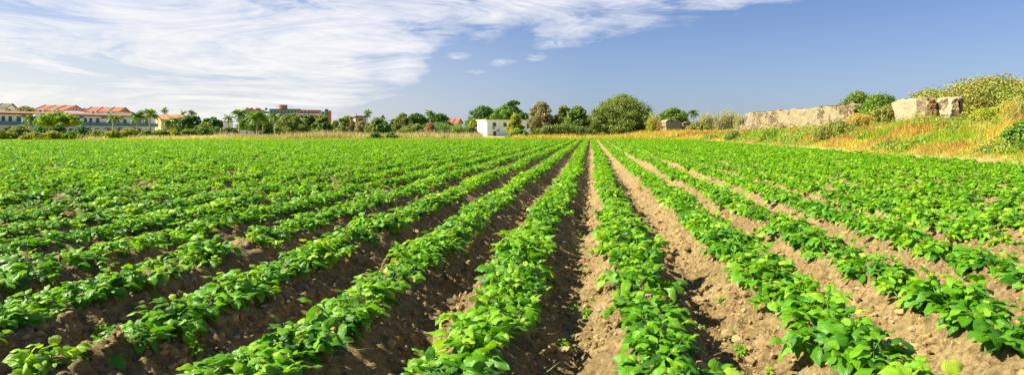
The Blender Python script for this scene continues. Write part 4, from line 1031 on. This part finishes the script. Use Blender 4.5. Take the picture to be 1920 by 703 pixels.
above = math_(nt, 'SUBTRACT', el, bnd)
edge = math_(nt, 'ADD', above, math_(nt, 'MULTIPLY', math_(nt, 'SUBTRACT', n1, .5), 9))
edge = math_(nt, 'ADD', edge, math_(nt, 'MULTIPLY', math_(nt, 'SUBTRACT', n3, .5), 3.5))
body = ramp_out(nt, math_(nt, 'MULTIPLY', math_(nt, 'ADD', edge, 2), 1 / 6), [(.20, 0), (.40, .6), (.75, 1)])
streak = ramp_out(nt, n2, [(.36, .12), (.47, .72), (.58, 1.0)])
dens = math_(nt, 'MULTIPLY', body, streak)
fib = ramp_out(nt, n3, [(.3, .72), (.6, 1)])
dens = math_(nt, 'MULTIPLY', dens, fib)
# small wisps in the blue
wis = None
for a_, e_, wa, we in ((-19.8, 4.3, 3.4, .9), (-12.2, 6.7, 1.7, .55), (-8.2, 6.3, 1.9, .45), (-5.0, 6.8, 1.3, .5), (-3.2, 8.0, 2.6, .6), (-10.5, 5.3, 1.2, .4)):
    dx = math_(nt, 'DIVIDE', math_(nt, 'SUBTRACT', az, a_), wa); dy = math_(nt, 'DIVIDE', math_(nt, 'SUBTRACT', math_(nt, 'SUBTRACT', el, e_), math_(nt, 'MULTIPLY', math_(nt, 'SUBTRACT', az, a_), .10)), we)
    d2 = math_(nt, 'ADD', math_(nt, 'MULTIPLY', dx, dx), math_(nt, 'MULTIPLY', dy, dy))
    v_ = math_(nt, 'SUBTRACT', 1, d2, clamp=True); wis = v_ if wis is None else math_(nt, 'MAXIMUM', wis, v_)
wn = noise(nt, mapped(6, .5, 1.6, 3), 1, 8, .65, 1.0)
wis = math_(nt, 'MULTIPLY', wis, ramp_out(nt, wn, [(.36, 0), (.72, .75)]))
dens = math_(nt, 'MAXIMUM', dens, wis, clamp=True)
glow = ramp_out(nt, math_(nt, 'MULTIPLY', math_(nt, 'ADD', az, 60), 1 / 60), [(.0, 1), (1, 0)])
warm = math_(nt, 'MULTIPLY', ramp_out(nt, math_(nt, 'MULTIPLY', el, 1 / 12), [(.1, 1), (1, 0)]), glow)
ccol = mixc(nt, warm, (7.6, 7.6, 8.0), (9.0, 8.6, 7.3))
horiz = ramp_out(nt, math_(nt, 'MULTIPLY', el, 1 / 12), [(0, 1), (1, 0)])
dens = math_(nt, 'MAXIMUM', dens, math_(nt, 'MULTIPLY', math_(nt, 'MULTIPLY', horiz, glow), 1.15), clamp=True)
high = ramp_out(nt, math_(nt, 'MULTIPLY', el, 1 / 60), [(.28, 1), (.6, 0)])  # unseen clouds overhead faded out for less fill light
west = ramp_out(nt, math_(nt, 'MULTIPLY', math_(nt, 'ADD', az, 180), 1 / 360), [(.15, .1), (.30, 1)])     # unseen clouds behind are thinned to cut sky fill; bank kept ahead and left
dens = math_(nt, 'MULTIPLY', dens, math_(nt, 'MULTIPLY', high, west))
skc = mixc(nt, 1.0, sky.outputs[0], (.70, .77, 1.02), "MULTIPLY")
skc = mixc(nt, math_(nt, 'MULTIPLY', horiz, .42), skc, (3.1, 3.85, 5.4))
col = mixc(nt, dens, skc, ccol)
bg = nd(nt, 'ShaderNodeBackground', Strength=.05); L(col, bg.inputs[0])
ow = nt.nodes.new('ShaderNodeOutputWorld'); L(bg.outputs[0], ow.inputs[0])

from mathutils import Vector
S = Vector((math.sin(SUN_AZ) * math.cos(SUN_EL), math.cos(SUN_AZ) * math.cos(SUN_EL), math.sin(SUN_EL)))
ld = bpy.data.lights.new('sun', 'SUN'); ld.energy = 5.0; ld.angle = math.radians(.5); ld.color = (1, .92, .74)
lo = bpy.data.objects.new('sun', ld); COL.objects.link(lo); lo.rotation_euler = (-S).to_track_quat('-Z', 'Y').to_euler(); lo.location = (-20, 0, 30)

cd = bpy.data.cameras.new('camera'); cam = bpy.data.objects.new('camera', cd); COL.objects.link(cam)
cam.location = (0, 0, EYE); cam.rotation_euler = (PI / 2, 0, 0); cd.sensor_width = 36; cd.lens = F / 1920 * 36
cd.shift_x = -(CX - 960) / 1920; cd.shift_y = -(351.5 - CY) / 1920
cd.clip_start = .05; cd.clip_end = 12000
scene.camera = cam
scene.view_settings.view_transform = 'Standard'; scene.view_settings.look = 'None'; scene.view_settings.exposure = 1.3; scene.view_settings.gamma = 1
scene.cycles.max_bounces = 8; scene.cycles.transparent_max_bounces = 4; scene.cycles.use_denoising = True
